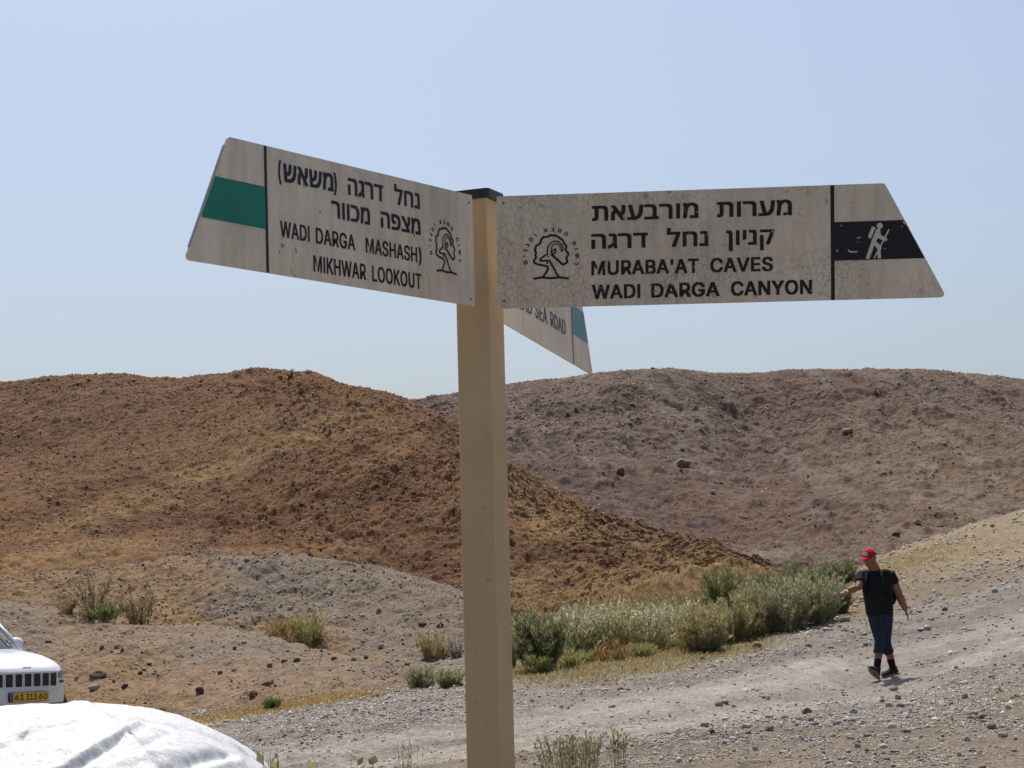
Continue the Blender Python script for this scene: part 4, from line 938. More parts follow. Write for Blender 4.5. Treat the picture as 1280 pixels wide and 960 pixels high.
prp = sign_panel(PR, M_PANEL_C, 'crackled grey white sign with a black hiker band on its tip, pointing right')
divider(PR, prp); bb = band(PR, prp, M_BLACK, .342, .676); pass
line(PR, prp, z4, 4, [(H('מורבעאת'), 80, 612), (H('מערות'), 705, 1080)], (100, 225), (1070, 196), 75, 77, M_LETTER_R, 'ה', BH)
line(PR, prp, z4, 4, [(H('דרגה'), 77, 360), (H('נחל'), 455, 662), (H('קניון'), 752, 992)], (90, 365), (960, 342), 75, 75, M_LETTER_R, 'ה', BH)
line(PR, prp, z4, 4, [("MURABA'AT", 77, 615), ('CAVES', 672, 985)], (80, 497), (980, 475), 72, 71, M_LETTER_R, 'H', BL + .008)
line(PR, prp, z4, 4, [('WADI', 80, 322), ('DARGA', 377, 718), ('CANYON', 775, 1180)], (95, 615), (1175, 590), 70, 72, M_LETTER_R, 'H', BL + .008)

ptp = sign_panel(PT, M_PANEL, 'streaked pale sign with a teal band on its tip, pointing away')
divider(PT, ptp, .006); band(PT, ptp, M_TEAL)
line(PT, ptp, z3, 3.554, [('DEAD', 290, 374), ('SEA', 388, 441), ('ROAD', 456, 523)], (388, 664), (522, 743), 70, 63, M_LETTER_F, 'H', BL)

# emblem: ibex inside a tree outline over a ground line, ringed by small letters
EMB = [([(690, 605), (712, 625), (740, 622), (775, 600), (782, 572), (768, 545), (775, 520), (795, 490), (785, 460), (758, 430), (755, 410), (768, 385), (755, 350), (735, 330), (725, 300), (695, 270), (660, 245), (630, 225), (595, 215), (570, 221), (540, 212), (522, 229), (490, 238), (440, 245), (428, 262), (410, 280), (405, 310), (390, 335), (350, 360), (333, 380), (335, 400), (320, 425), (336, 450), (340, 470), (330, 500), (341, 530), (320, 560), (310, 590), (330, 612), (380, 630), (440, 640), (490, 655), (509, 682), (490, 730), (438, 805)], 23),
       ([(312, 830), (420, 812), (550, 821), (680, 812), (795, 826)], 24),
       ([(500, 480), (505, 400), (520, 360), (560, 318), (610, 299), (660, 310), (700, 350), (718, 390), (712, 442)], 15),
       ([(553, 455), (560, 390), (580, 355), (620, 335), (660, 350), (688, 390), (696, 448)], 12),
       ([(505, 478), (455, 510), (405, 545), (402, 574), (470, 574), (530, 576)], 20),
       ([(528, 574), (612, 718)], 22), ([(617, 740), (667, 808)], 22),
       ([(500, 522), (527, 510)], 9), ([(495, 580), (497, 616)], 17),
       ([(552, 460), (580, 430), (614, 410)], 16), ([(614, 408), (616, 450), (590, 474), (556, 488)], 17), ([(558, 486), (690, 605)], 25)]
RING = [('ר', 908, 610), ('ש', 920, 505), ('ו', 908, 410), ('ת', 875, 330), ('ה', 762, 200), ('ט', 675, 150), ('ב', 578, 135), ('ע', 475, 145),
        ('ו', 332, 212), ('ה', 268, 275), ('ג', 220, 352), ('נ', 190, 432), ('י', 170, 510), ('ם', 190, 600)]
def emblem(pan, par, anchors):
    """anchors: photo pixels of the ground line's two ends and the crown's top"""
    q = [pan.st(*a) * np.array([1, HN]) for a in anchors]
    src = np.array([[315, 828, 1], [790, 825, 1], [570, 215, 1]], float)
    A = np.linalg.solve(src, np.array(q))
    mp = lambda x, y: np.array([x, y, 1.]) @ A
    k = np.linalg.norm(mp(790, 825) - mp(315, 828)) / 475
    o = strokes(pan, 'emblem', [([mp(x, y) for x, y in pts], w * k * 1.3, False) for pts, w in EMB], M_LETTER, par)
    V = []; Fc = []
    for ch_, x, y in RING:
        gv, gf = text_geo(ch_, .035); zl = gv[:, 2]; gv = gv[:, :2]
        c = (gv.max(0) + gv.min(0)) / 2
        ang = math.atan2(-(y - 480), x - 550) - PI / 2       # upright = outward
        b0 = len(V)
        for p, zz in zip((gv - c) * 105, zl):
            r = (p[0] * math.cos(ang) - p[1] * math.sin(ang), p[0] * math.sin(ang) + p[1] * math.cos(ang))
            w = mp(x + r[0], y - r[1]); V.append(local(pan.pt(w[0], w[1] / HN, .0007 + zz)))
        Fc += [tuple(b0 + i for i in f) for f in gf]
    py_mesh('emblem_lettering', V, Fc, M_LETTER, o)
z7 = lambda x, y: (640 + x / 11.29, 275 + y / 11.29)
z6 = lambda x, y: (530 + x / 12, 270 + y / 12)
emblem(PR, prp, [z7(315, 828), z7(790, 825), z7(570, 215)])
emblem(PL, pl, [z6(198, 820), z6(480, 876), z6(305, 180)])

# hiker pictogram
z8 = lambda x, y: (1075 + x / 13.72, 265 + y / 13.72)
polys = [[(340 + 52 * math.cos(k * PI / 12), 237 + 52 * math.sin(k * PI / 12)) for k in range(24)],
         [(205, 245), (268, 268), (185, 460), (135, 430)],
         [(288, 284), (345, 290), (358, 395), (318, 450), (290, 470), (275, 510), (250, 562), (190, 530), (200, 490)],
         [(345, 392), (430, 432), (470, 455), (455, 502), (400, 490), (308, 447)],
         [(190, 525), (250, 560), (160, 806), (96, 800)],
         [(240, 560), (280, 505), (365, 590), (372, 632), (345, 642), (298, 632)],
         [(300, 628), (352, 640), (361, 796), (303, 796)],
         [(488, 294), (508, 308), (255, 796), (231, 790)]]
V = []; Fc = []
for q, P in enumerate(polys):
    b0 = len(V)
    for x, y in P:
        a = PR.st(*z8(x, y)); V.append(local(PR.pt(a[0], a[1], .00085 + .00006 * q)))
    Fc.append(tuple(range(b0, b0 + len(P))))
py_mesh('hiker_pictogram', V, Fc, M_PICTO, bb)
V = []; Fc = []
z5 = lambda x, y: (1020 + x / 5.647, 215 + y / 5.647)
M_SCR = mat_new('bare_scratch', (.50, .49, .48), .6)
for P in ([(280, 466), (298, 459), (318, 458), (316, 465), (296, 468)], [(222, 546), (232, 548), (240, 558), (300, 560), (286, 569), (236, 569)],
          [(172, 374), (184, 376), (180, 386)], [(284, 494), (290, 492), (292, 498)], [(308, 494), (315, 492), (315, 500)],
          [(612, 346), (630, 344), (640, 360), (628, 372), (618, 362)], [(142, 552), (156, 548), (154, 562), (146, 566)], [(484, 538), (490, 536), (489, 548)],
          [(600, 384), (612, 380), (608, 390)]):
    V = []
    for x, y in P:
        a = PR.st(*z5(x, y)); V.append(local(PR.pt(a[0], a[1], .00085)))
    py_mesh('scratch_mark', V, [tuple(range(len(P)))], M_SCR, bb)

# brackets that carry the panels
for pan in (PL, PR, PT):
    for h in (.045, .155):
        bm = bmesh.new()
        q = [local(pan.pt(s, hh / HN, o)) for s in (.014, .06) for hh in (h - .012, h + .012) for o in (-.0037, -.012)]
        v = [bm.verts.new(p) for p in q]
        for f in ((0, 1, 3, 2), (4, 6, 7, 5), (0, 4, 5, 1), (2, 3, 7, 6), (0, 2, 6, 4), (1, 5, 7, 3)): bm.faces.new([v[i] for i in f])
        # stub back to the post
        a = local(pan.pt(.030, h / HN, -.008)); b = Vector((0, 0, a.z))
        d = (b - a).normalized(); sd = Vector((-d.y, d.x, 0)) * .004; up = Vector((0, 0, .010))
        w = [bm.verts.new(p + e * sd + f * up) for p in (a, a + d * min(.03, (b - a).length)) for e in (-1, 1) for f in (-1, 1)]
        for f in ((0, 1, 3, 2), (4, 6, 7, 5), (0, 4, 5, 1), (2, 3, 7, 6), (0, 2, 6, 4), (1, 5, 7, 3)): bm.faces.new([w[i] for i in f])
        bm_obj('bracket', bm, M_POST, post_root)
# rust spotted rivets near the inner edges
M_RIVET = mat_new('rusty_rivet', (.20, .09, .045), .8)
for pan, spots in ((PL, ((.012, .012), (.010, .188))), (PR, ((.012, .014), (.012, .190)))):
    for s, h in spots:
        bm = bmesh.new()
        c = local(pan.pt(s, h / HN, 0)); ax = pan.S.normalized(); uz = Vector((0, 0, 1))
        ring = [bm.verts.new(c + ax * .0024 * math.cos(k * PI / 4) + uz * .0024 * math.sin(k * PI / 4) + pan.N * .0006) for k in range(8)]
        top = bm.verts.new(c + pan.N * .0016)
        for k in range(8): bm.faces.new((ring[k], ring[(k + 1) % 8], top))
        bm_obj('rivet', bm, M_RIVET, post_root)

# ------------------------------------------------------------------ loose stones
def ico(sub):
    bm = bmesh.new(); bmesh.ops.create_icosphere(bm, subdivisions=sub, radius=1)
    v = np.array([x.co[:] for x in bm.verts]); f = np.array([[q.index for q in p.verts] for p in bm.faces]); bm.free()
    return v, f
def rock_protos(sub, n, rough):
    v, f = ico(sub); out = []
    for _ in range(n):
        w = v.copy()
        for _c in range(6):                      # chop flat facets
            d = rng.normal(size=3); d /= np.linalg.norm(d); h = rng.uniform(.45, .85)
            ov = np.maximum(w @ d - h, 0); w = w - ov[:, None] * d
        w = w * (1 + rough * rng.normal(size=(len(w), 1)))
        w[:, 2] *= rng.uniform(.55, .9); out.append(w)
    return out, f
P_SMALL, F_SMALL = rock_protos(1, 14, .10)
P_TINY, F_TINY = rock_protos(0 + 1, 14, .14)
_v0, _f0 = np.array([(1, 0, 0), (-.5, .9, 0), (-.5, -.9, 0), (.1, .1, .9), (.5, .5, .5), (-.7, 0, .6)]), np.array([(0, 4, 2), (2, 4, 3), (0, 1, 4), (4, 1, 3), (1, 5, 3), (3, 5, 2), (1, 2, 5)])
P_TINY = [_v0 * (1 + .3 * rng.normal(size=_v0.shape)) for _ in range(24)]; F_TINY = _f0
def stone_mesh(name, pos, size, cols, label, cat, smooth=False, tiny=False):
    n = len(pos); PS, FS = (P_TINY, F_TINY) if tiny else (P_SMALL, F_SMALL)
    which = rng.integers(0, len(PS), n); ang = rng.uniform(0, 2 * PI, n)
    sc = size[:, None] * rng.uniform(.65, 1.25, (n, 3)); base = np.stack(PS)[which]
    base = base * sc[:, None, :]
    c, s = np.cos(ang)[:, None], np.sin(ang)[:, None]
    X = base[:, :, 0] * c - base[:, :, 1] * s; Y = base[:, :, 0] * s + base[:, :, 1] * c
    Z = base[:, :, 2]
    P = np.stack([X, Y, Z], 2) + pos[:, None, :]
    nv = P.shape[1]
    Fc = (FS[None] + (np.arange(n) * nv)[:, None, None]).reshape(-1, 3)
    o = np_mesh(name, P.reshape(-1, 3), Fc, M_STONE, np.repeat(cols, nv, 0), smooth)
    tag(o, label, cat); o['kind'] = 'stuff'
    return o
def scatter(L, weight, n, px0, px1, pal, name, label, cat='stones', power=2.2, tiny=False):
    """stones on visible columns of a layer; size given in photo px at the stone's distance"""
    u, v = proj(L.X, L.D, L.Z)
    w = weight * (u > -160) * (u < 1440) * (v < 985) * (L.t[:, None] < L.t[-1] - .9)
    p = (w / w.sum()).ravel()
    k = rng.choice(len(p), n, p=p)
    nr, nc = L.X.shape; i, j = np.divmod(k, nc)
    x, y, z = L.X[i, j], L.D[i, j], L.Z[i, j]
    x = x + rng.uniform(-.02, .02, n); 
    s = (px0 + (px1 - px0) * rng.random(n) ** power) * y / F * .5
    pal = np.array(pal); col = pal[rng.integers(0, len(pal), n)] * rng.uniform(.75, 1.3, (n, 1))
    return stone_mesh(name, np.stack([x, y, z + s * .15], 1), s, col, label, cat, False, tiny)

PAL_G = [(.30, .265, .23), (.38, .345, .305), (.48, .44, .39), (.23, .195, .165), (.30, .24, .19), (.56, .52, .46)]
u_, v_ = proj(G.X, G.D, G.Z)
cl = sstep(-.35, .35, fbm(G.X * .8, G.D * .8, 3, 131))
wG = (1 - .85 * smooth_rut) * (.25 + cl)
wG = wG * (1 + 2.5 * sstep(640, 1000, u_) * sstep(840, 900, v_) + 1.5 * sstep(640, 500, u_) * sstep(905, 885, v_) * (G.D < 31.5)) * np.where(G.D > 46, .35, 1)
scatter(G, wG, 60000, 1.7, 6.5, PAL_G, 'loose_gravel', 'pale grey gravel strewn over the track and its stony shoulder', power=3)
scatter(G, wG * sstep(15, 24, G.D) * .6 + wG * sstep(800, 1000, u_), 1500, 5, 13, PAL_G, 'track_stones', 'fist sized pale and brown stones scattered along the gravel track', power=3)
scatter(G, wG * sstep(34, 24, G.D) * (u_ > -40) * (u_ < 1320), 110000, 1.0, 2.8, PAL_G, 'fine_grit', 'fine pale grit between the stones of the gravel track', power=1.6, tiny=True)
PAL_B = [(.30, .24, .18), (.35, .29, .23), (.42, .37, .31), (.24, .175, .125), (.28, .21, .15)]
scatter(L1, .3 + sstep(-.2, .5, a2), 11000, 1.4, 5, PAL_B, 'bank_gravel', 'brown grey gravel covering the dirt bank beside the track', power=3)
scatter(L2, .3 + sstep(-.3, .5, b2), 11000, 1.3, 5, [(.24, .205, .17), (.29, .25, .21), (.19, .16, .13), (.34, .30, .26), (.22, .16, .11)], 'mound_gravel', 'dark grey gravel covering the rounded mound', power=3)
PAL_H = [(.19, .105, .055), (.15, .08, .042), (.24, .135, .07), (.29, .185, .11), (.20, .115, .06)]
wH = .25 + sstep(-.2, .4, h2) * sstep(.02, -.02, LH.a[None, :] * 0)
scatter(LH, .2 + sstep(-.3, .4, h1 + .6 * h2), 7000, 2.0, 5.5, PAL_H, 'hillside_rubble', 'rust brown rubble over the slopes of the brown hill', power=3)
scatter(LH, .35 + sstep(-.3, .4, h2), 95000, 1.0, 3.4, PAL_H, 'hillside_scree', 'fine rust brown scree over the whole brown hill', power=2.2, tiny=True)
PAL_R = [(.18, .13, .105), (.22, .165, .13), (.26, .205, .165), (.15, .105, .085), (.31, .255, .205)]
scatter(LR, .2 + sstep(-.3, .5, r2), 5000, 2.0, 5, PAL_R, 'far_slope_rubble', 'grey brown rubble over the slope of the far grey hill', power=3)
scatter(LR, .35 + sstep(-.3, .5, r2), 80000, 1.0, 3.0, PAL_R, 'far_slope_scree', 'fine grey brown scree over the whole far grey hill', power=2.2, tiny=True)

# single rocks, each an object of its own
P_BIG, F_BIG = rock_protos(3, 9, .012)
def rock(u, v, wpx, hpx, col, label, group=None, pk=None):
    p = hit(u, v, 8, 140)
    if not p: return None
    d = p[1]; w = wpx * d / F * .5; h = hpx * d / F * .62
    k = pk if pk is not None else int(rng.integers(len(P_BIG)))
    b = P_BIG[k].copy()
    n = np.array([mnoise.noise(Vector(q * 2.2 + k * 7)) for q in b])
    n2 = np.array([mnoise.noise(Vector(q * 6 + k * 3)) for q in b])
    b = b * (1 + .16 * n + .07 * n2)[:, None]
    b = b / np.abs(b).max(0)
    a = rng.uniform(-.5, .5)
    x, y = b[:, 0] * w, b[:, 1] * w * .85
    V = np.stack([x * math.cos(a) - y * math.sin(a), x * math.sin(a) + y * math.cos(a), b[:, 2] * h + h * .35], 1)
    cc = np.array(col) * (1 + .18 * n2)[:, None]
    o = np_mesh('rock', V, F_BIG, M_STONE, cc, False)
    o.location = p
    tag(o, label, 'rock', group)
    return o
GR = (.30, .275, .245); BR = (.17, .115, .078); DK = (.095, .062, .045); PA_ = (.42, .385, .34); MV = (.22, .17, .14)
for u, v, w, h, c, lab in [
    (121, 848, 24, 9, BR, 'flat brown boulder lying on the orange soil right of the white car'),
    (156, 862, 9, 8, DK, 'dark reddish stone on the dirt right of the flat brown boulder'),
    (250, 869, 11, 10, DK, 'dark cube shaped stone left of the rounded stone by the straw strip'),
    (316, 875, 15, 11, BR, 'rounded brown stone at the left end of the dry straw strip'),
    (333, 857, 15, 7, BR, 'rust brown stone on the bank above the dry straw strip'),
    (119, 862, 14, 7, GR, 'pale grey stone below the flat brown boulder near the white car'),
    (60, 804, 9, 5, DK, 'small dark stone on the bank above the hood of the white car'),
    (240, 810, 6, 4, PA_, 'bright white stone on the bank left of the straw tuft'),
    (363, 763, 7, 4, PA_, 'white stone on the grey mound above the yellow tuft'),
    (453, 772, 7, 5, PA_, 'white stone near the middle of the grey gravel mound'),
    (473, 767, 8, 7, MV, 'grey stone on the mound just right of the white stone'),
    (527, 784, 12, 7, DK, 'dark stone low on the mound left of the post'),
    (551, 784, 10, 6, DK, 'dark stone on the mound nearest to the post'),
    (851, 582, 26, 11, (.25, .20, .17), 'largest pale boulder halfway up the grey hill'),
    (776, 594, 13, 10, (.13, .095, .08), 'dark boulder left of the largest pale boulder on the grey hill'),
    (993, 511, 8, 6, PA_, 'light stone near the crest of the grey hill'),
    (1060, 540, 14, 6, (.26, .21, .175), 'flat pale slab high on the grey hill above the hiker'),
    (1121, 671, 12, 8, (.10, .068, .055), 'dark rock at the foot of the grey hill above the hiker'),
    (1146, 656, 12, 6, (.26, .21, .17), 'pale rock at the foot of the grey hill right of the hiker'),
    (891, 616, 7, 4, PA_, 'small white stone on the grey hill below the largest boulder'),
    (1012, 651, 8, 4, PA_, 'small pale stone low on the grey hill left of the hiker'),
    (946, 810, 12, 9, (.20, .155, .125), 'brown rock at the edge of the track under the grey green shrubs'),
    (959, 814, 8, 4, PA_, 'flat white stone beside the brown rock at the shrub edge'),
    (878, 826, 9, 8, (.24, .20, .17), 'pointed grey stone where the shrubs meet the track'),
    (1056, 777, 16, 8, (.27, .22, .18), 'rounded brown boulder at the right end of the shrubs'),
    (1151, 789, 14, 4, PA_, 'flat white slab on the track right of the hiker'),
    (1118, 864, 12, 7, (.27, .24, .21), 'grey stone in front of the shadow of the hiker'),
    (795, 840, 9, 5, MV, 'grey brown stone at the straw fringe right of the dark bush'),
    (1008, 893, 14, 9, BR, 'brown rock on the stony shoulder in front of the track'),
    (890, 918, 8, 6, DK, 'dark stone on the shoulder right of the weeds'),
    (1240, 911, 15, 9, (.20, .16, .13), 'brown rock at the right edge of the stony shoulder'),
    (300, 712, 9, 6, PA_, 'pale stone where the brown hill meets the grey mound'),
    (62, 624, 8, 5, PA_, 'lone pale stone on the left flank of the brown hill')]:
    rock(u, v, w, h, c, lab)
for k in range(46):
    u = rng.uniform(880, 1275); v = rng.uniform(875, 955)
    rock(u, v, rng.uniform(8, 15), rng.uniform(4, 8), (np.array(PA_) if k % 3 else np.array(GR)) * rng.uniform(.75, 1.05),
         'pale angular stone lying in the coarse gravel at the bottom right', 'pale stones on the gravel shoulder')
for k in range(34):
    u = rng.uniform(90, 540); v = rng.uniform(800, 862)
    rock(u, v, rng.uniform(4.5, 9), rng.uniform(3, 6), np.array(BR if k % 2 else GR) * rng.uniform(.7, 1.1),
         'small stone lying on the dirt bank behind the dry straw strip', 'small stones on the dirt bank')
for k in range(30):
    u = rng.uniform(660, 1260); v = rng.uniform(500, 660)
    rock(u, v, rng.uniform(4, 8), rng.uniform(2, 4.5), np.array(PAL_R[k % 5]) * rng.uniform(1.0, 1.4),
         'small brown rock lying loose on the slope of the grey hill', 'loose rocks on the grey hill')

# ------------------------------------------------------------------ plants
class Plant:
    def __init__(s): s.V = []; s.F = []; s.C = []; s.n = 0
    def add(s, V, Fc, C_):
        s.V.append(np.asarray(V)); s.F.append(np.asarray(Fc) + s.n); s.C.append(np.asarray(C_)); s.n += len(V)
    def build(s, name, parent):
        return np_mesh(name, np.concatenate(s.V), np.concatenate(s.F), M_LEAF, np.concatenate(s.C), False, parent)
def stem_paths(n, h, w, droop, spread, curl=.12, seg=7, lo=.42, hi=1.16):
    """n stems rising from a small patch and leaning outwards; returns (n, seg, 3)"""
    a = rng.uniform(0, 2 * PI, n); r0 = np.sqrt(rng.random(n)) * w * spread
    hh = h * rng.uniform(lo, hi, n) * (1 - (.25 if lo < .8 else 0) * (r0 / (w * max(spread, .01))) ** 2)
    lean = w * rng.uniform(.2, 1.0, n) * (1 - spread * .7)
    t = np.linspace(0, 1, seg)[None, :]
    out = lean[:, None] * t ** 1.5
    x = (r0 * np.cos(a))[:, None] + out * np.cos(a)[:, None]
    y = (r0 * np.sin(a))[:, None] + out * np.sin(a)[:, None]
    z = hh[:, None] * (t - droop * t ** 3)
    wob = np.cumsum(rng.normal(0, curl * h / seg, (n, seg, 3)), 1) * np.array([1, 1, .3]); wob[:, 0] = 0
    return np.stack([x, y, z], 2) + wob
def add_stems(pl, P, r0, col, var=.15):
    n, m_, _ = P.shape
    k = np.arange(3) * 2 * PI / 3
    rad = r0 * np.linspace(1, .3, m_)
    ring = np.stack([np.cos(k), np.sin(k), 0 * k], 1)[None, None] * rad[None, :, None, None]
    V = (P[:, :, None, :] + ring)
    idx = np.arange(n * m_ * 3).reshape(n, m_, 3)
    f = []
    for q in range(3):
        f.append(np.stack([idx[:, :-1, q], idx[:, :-1, (q + 1) % 3], idx[:, 1:, (q + 1) % 3], idx[:, 1:, q]], 2).reshape(-1, 4))
    c = np.array(col) * rng.uniform(1 - var, 1 + var, (n, 1))
    pl.add(V.reshape(-1, 3), np.concatenate(f), np.repeat(c, m_ * 3, 0))
def add_leaves(pl, P, per, ln, wd, cols, up=.5, t0=.15, cl=1.0):
    """narrow leaves along the stems, each a small bent quad pair"""
    n, m_, _ = P.shape
    N = n * per
    si = np.repeat(np.arange(n), per); t = t0 + (1 - t0) * rng.random(N) ** cl
    f = t * (m_ - 1); k = np.minimum(f.astype(int), m_ - 2); f = (f - k)[:, None]
    base = P[si, k] * (1 - f) + P[si, k + 1] * f
    d = rng.normal(size=(N, 3)); d[:, 2] = np.abs(d[:, 2]) * .6 + up * 1.6; d /= np.linalg.norm(d, axis=1)[:, None]
    sd = np.cross(d, rng.normal(size=(N, 3))); sd /= np.linalg.norm(sd, axis=1)[:, None]
    l = ln * rng.uniform(.5, 1.3, (N, 1)); w = wd * rng.uniform(.6, 1.3, (N, 1)) * .5
    a = base; b = base + d * l * .5 + sd * w; c = base + d * l; e = base + d * l * .5 - sd * w
    V = np.stack([a, b, c, e], 1).reshape(-1, 3)
    cols = np.array(cols); col = cols[rng.integers(0, len(cols), N)] * rng.uniform(.75, 1.25, (N, 1))
    pl.add(V, np.arange(N * 4).reshape(-1, 4), np.repeat(col, 4, 0))
def plant(name, label, cat, u, v, hpx, wpx, stems, per, leaf, cols, stemcol=(.12, .095, .055), group=None, up=.5, spread=.35, droop=.15, curl=.12, sr=.004, t0=.03, cl=.9, head=None, loc=None, leafname='leaves', leafw=.15):
    per = int(per * 1.4) if leafw < .3 else per
    sizes = 1 if loc else rng.uniform(.82, 1.05)
    hpx = hpx * sizes
    p = loc or hit(u, v, 6, 110)
    if not p: return
    d = p[1]; h = hpx * d / F * (1 if loc else 1.12); w = wpx * d / F * .5
    root = thing(name, label, cat, (p[0], p[1], p[2] - .02), 0, group)
    P = stem_paths(stems, h, w, 0 if loc else droop, spread, .05 if loc else curl, 9 if loc else 7, .93 if loc else .42, 1.0 if loc else 1.16)
    s_ = Plant(); add_stems(s_, P, sr, stemcol); s_.build('stems', root)
    l_ = Plant()
    if per: add_leaves(l_, P, per, leaf, leaf * leafw, cols, up, t0, cl)
    if l_.n: l_.build(leafname, root)
    if head:
        hd = Plant(); add_leaves(hd, P, head[0], head[1], head[1] * .35, head[2], .7, .72); hd.build('seed_heads', root)
    return root
GREEN = [(.175, .200, .080), (.225, .235, .105), (.135, .160, .068), (.26, .255, .125)]
SAGE = [(.33, .325, .185), (.38, .37, .23), (.27, .27, .145), (.42, .39, .25)]
OLIVE = [(.33, .29, .14), (.40, .34, .17), (.27, .24, .11), (.45, .37, .20)]
STRAW = [(.38, .27, .12), (.44, .33, .16), (.32, .21, .085), (.29, .18, .065)]
PALE = [(.66, .60, .42), (.74, .68, .52), (.55, .49, .31)]
DRYG = [(.20, .165, .085), (.25, .20, .11), (.155, .135, .07)]
YGR = [(.29, .29, .10), (.34, .33, .13), (.23, .25, .085)]
plant('bush', 'dark green feathery bush with a shaded base, right beside the post', 'bush', 676, 841, 88, 88, 150, 75, .10, GREEN + SAGE[:2], up=.7, spread=.35, sr=.004)
plant('bush', 'low sage green bush peeping out left of the dark bush behind the post', 'bush', 634, 838, 60, 50, 60, 50, .09, GREEN, up=.7)
plant('seedling', 'small bright yellow green tuft in front of the dark bush', 'plant', 672, 846, 30, 42, 60, 22, .08, YGR, up=.8)
for u, v, h, w, cc, lab in [
    (720, 822, 62, 64, PALE, 'pale seeding grass clump just right of the dark bush'),
    (762, 818, 66, 66, PALE, 'tall pale seeding grass clump in the middle of the roadside thicket'),
    (806, 816, 70, 70, PALE, 'whitest seeding grass clump left of the dark green roundish bush'),
    (848, 810, 62, 62, PALE, 'pale seeding grass clump just before the brown thicket')]:
    plant('grass_clump', lab, 'grass', u, v, h, w, 190, 8, .13, YGR + SAGE, (.19, .17, .075), up=.9, spread=.75, sr=.003, head=(13, .05, cc), leafname='blades', leafw=.1)
for u, v, h, w, lab in [
    (738, 804, 56, 80, 'sage green shrub behind the pale grass right of the dark bush'),
    (790, 800, 56, 90, 'sage green shrub behind the tall pale grass clump'),
    (838, 797, 50, 80, 'sage green shrub behind the whitest grass clump')]:
    plant('shrub', lab, 'shrub', u, v, h, w, 90, 50, .085, SAGE + GREEN[:2], up=.7, spread=.5)
plant('bush', 'dark green roundish bush rising above the thicket near the brown hill foot', 'bush', 908, 787, 78, 70, 120, 75, .10, GREEN, up=.7, spread=.35)
plant('bush', 'narrow dark green sprig right of the roundish bush', 'bush', 938, 770, 60, 28, 30, 45, .10, GREEN, up=.8)
for u, v, h, w, cc, lab in [
    (880, 817, 60, 70, OLIVE, 'olive brown shrub at the track edge below the roundish bush'),
    (915, 806, 66, 80, OLIVE + SAGE[:1], 'largest olive brown shrub at the track edge'),
    (948, 798, 70, 76, OLIVE + SAGE, 'olive and sage shrub bulging over the track edge'),
    (985, 789, 74, 80, SAGE, 'pale sage shrub left of the hiker, second from the thicket end'),
    (1022, 778, 72, 76, SAGE + GREEN[1:2], 'pale sage shrub reaching towards the hand of the hiker'),
    (1046, 768, 50, 44, SAGE + GREEN[1:2], 'last small sage shrub at the right end of the thicket')]:
    plant('shrub', lab, 'shrub', u, v, h, w, 130, 62, .085, cc, up=.7, spread=.5)
for u, v, h, w, lab in [
    (968, 754, 44, 60, 'green shrub at the back of the thicket under the grey hill, left one'),
    (1010, 744, 42, 70, 'brighter green shrub at the back of the thicket under the grey hill'),
    (1052, 733, 34, 50, 'green shrub at the back of the thicket nearest to the cap of the hiker')]:
    plant('shrub', lab, 'shrub', u, v, h, w, 80, 55, .10, GREEN + SAGE[:1], up=.7, spread=.5)
plant('dry_shrub', 'dry brown shrub between the brown hill and the pale grass', 'shrub', 822, 768, 20, 54, 60, 26, .07, DRYG + [(.16, .10, .06)], up=.4, spread=.5)
plant('dry_shrub', 'tall sparse dark shrub behind the dirt bank, above the white car', 'shrub', 118, 775, 68, 80, 24, 26, .09, DRYG, (.085, .065, .038), up=.6, spread=.25, curl=.2, sr=.008, t0=.35)
plant('dry_shrub', 'low spreading dark shrub right of the tall sparse one', 'shrub', 172, 780, 40, 66, 34, 24, .10, DRYG, (.085, .065, .038), up=.5, spread=.4, curl=.2, sr=.006)
plant('dry_shrub', 'left outlying part of the dark shrubs behind the dirt bank', 'shrub', 82, 770, 28, 36, 16, 22, .10, DRYG + OLIVE[:1], (.085, .065, .038), up=.5, spread=.4, curl=.2, sr=.006)
plant('bush', 'small green bush at the foot of the tall sparse shrub', 'bush', 128, 776, 22, 56, 50, 40, .09, GREEN, up=.6, spread=.6)
plant('grass_clump', 'yellow green straw tuft on the hollow under the grey mound', 'grass', 386, 807, 42, 52, 130, 12, .14, OLIVE + YGR, (.20, .17, .075), up=.9, spread=.5, sr=.003, leafname='blades', leafw=.1)
plant('grass_clump', 'dry straw tuft left of the yellow green tuft', 'grass', 356, 800, 24, 50, 90, 10, .13, STRAW, (.30, .22, .10), up=.9, spread=.7, sr=.003, leafname='blades', leafw=.1)
plant('grass_clump', 'dry straw and green tuft above the low sage bush by the post', 'grass', 545, 824, 34, 50, 110, 12, .13, OLIVE + STRAW[:1], (.24, .19, .085), up=.9, spread=.6, sr=.003, leafname='blades', leafw=.1)
plant('dry_shrub', 'bleached leafless twiggy bush against the left side of the post', 'shrub', 570, 822, 32, 30, 50, 14, .07, [(.36, .31, .26), (.28, .24, .20)], (.30, .26, .22), up=.5, spread=.4)
plant('bush', 'low sage bush at the foot of the bank left of the post', 'bush', 526, 861, 28, 44, 90, 30, .07, SAGE, up=.8, spread=.6)
plant('bush', 'small sage bush between the low sage bush and the post', 'bush', 562, 860, 22, 36, 60, 24, .07, SAGE + YGR, up=.8, spread=.6)
plant('bush', 'bright green tuft in the dry straw strip', 'bush', 340, 886, 14, 24, 50, 16, .07, [(.10, .16, .04), (.13, .19, .06)], up=.8, spread=.6)
plant('shrub', 'tiny lone shrub standing on the skyline of the brown hill', 'shrub', 363, 472, 12, 14, 16, 16, .10, DRYG, (.09, .07, .045), up=.5, spread=.3, sr=.012)
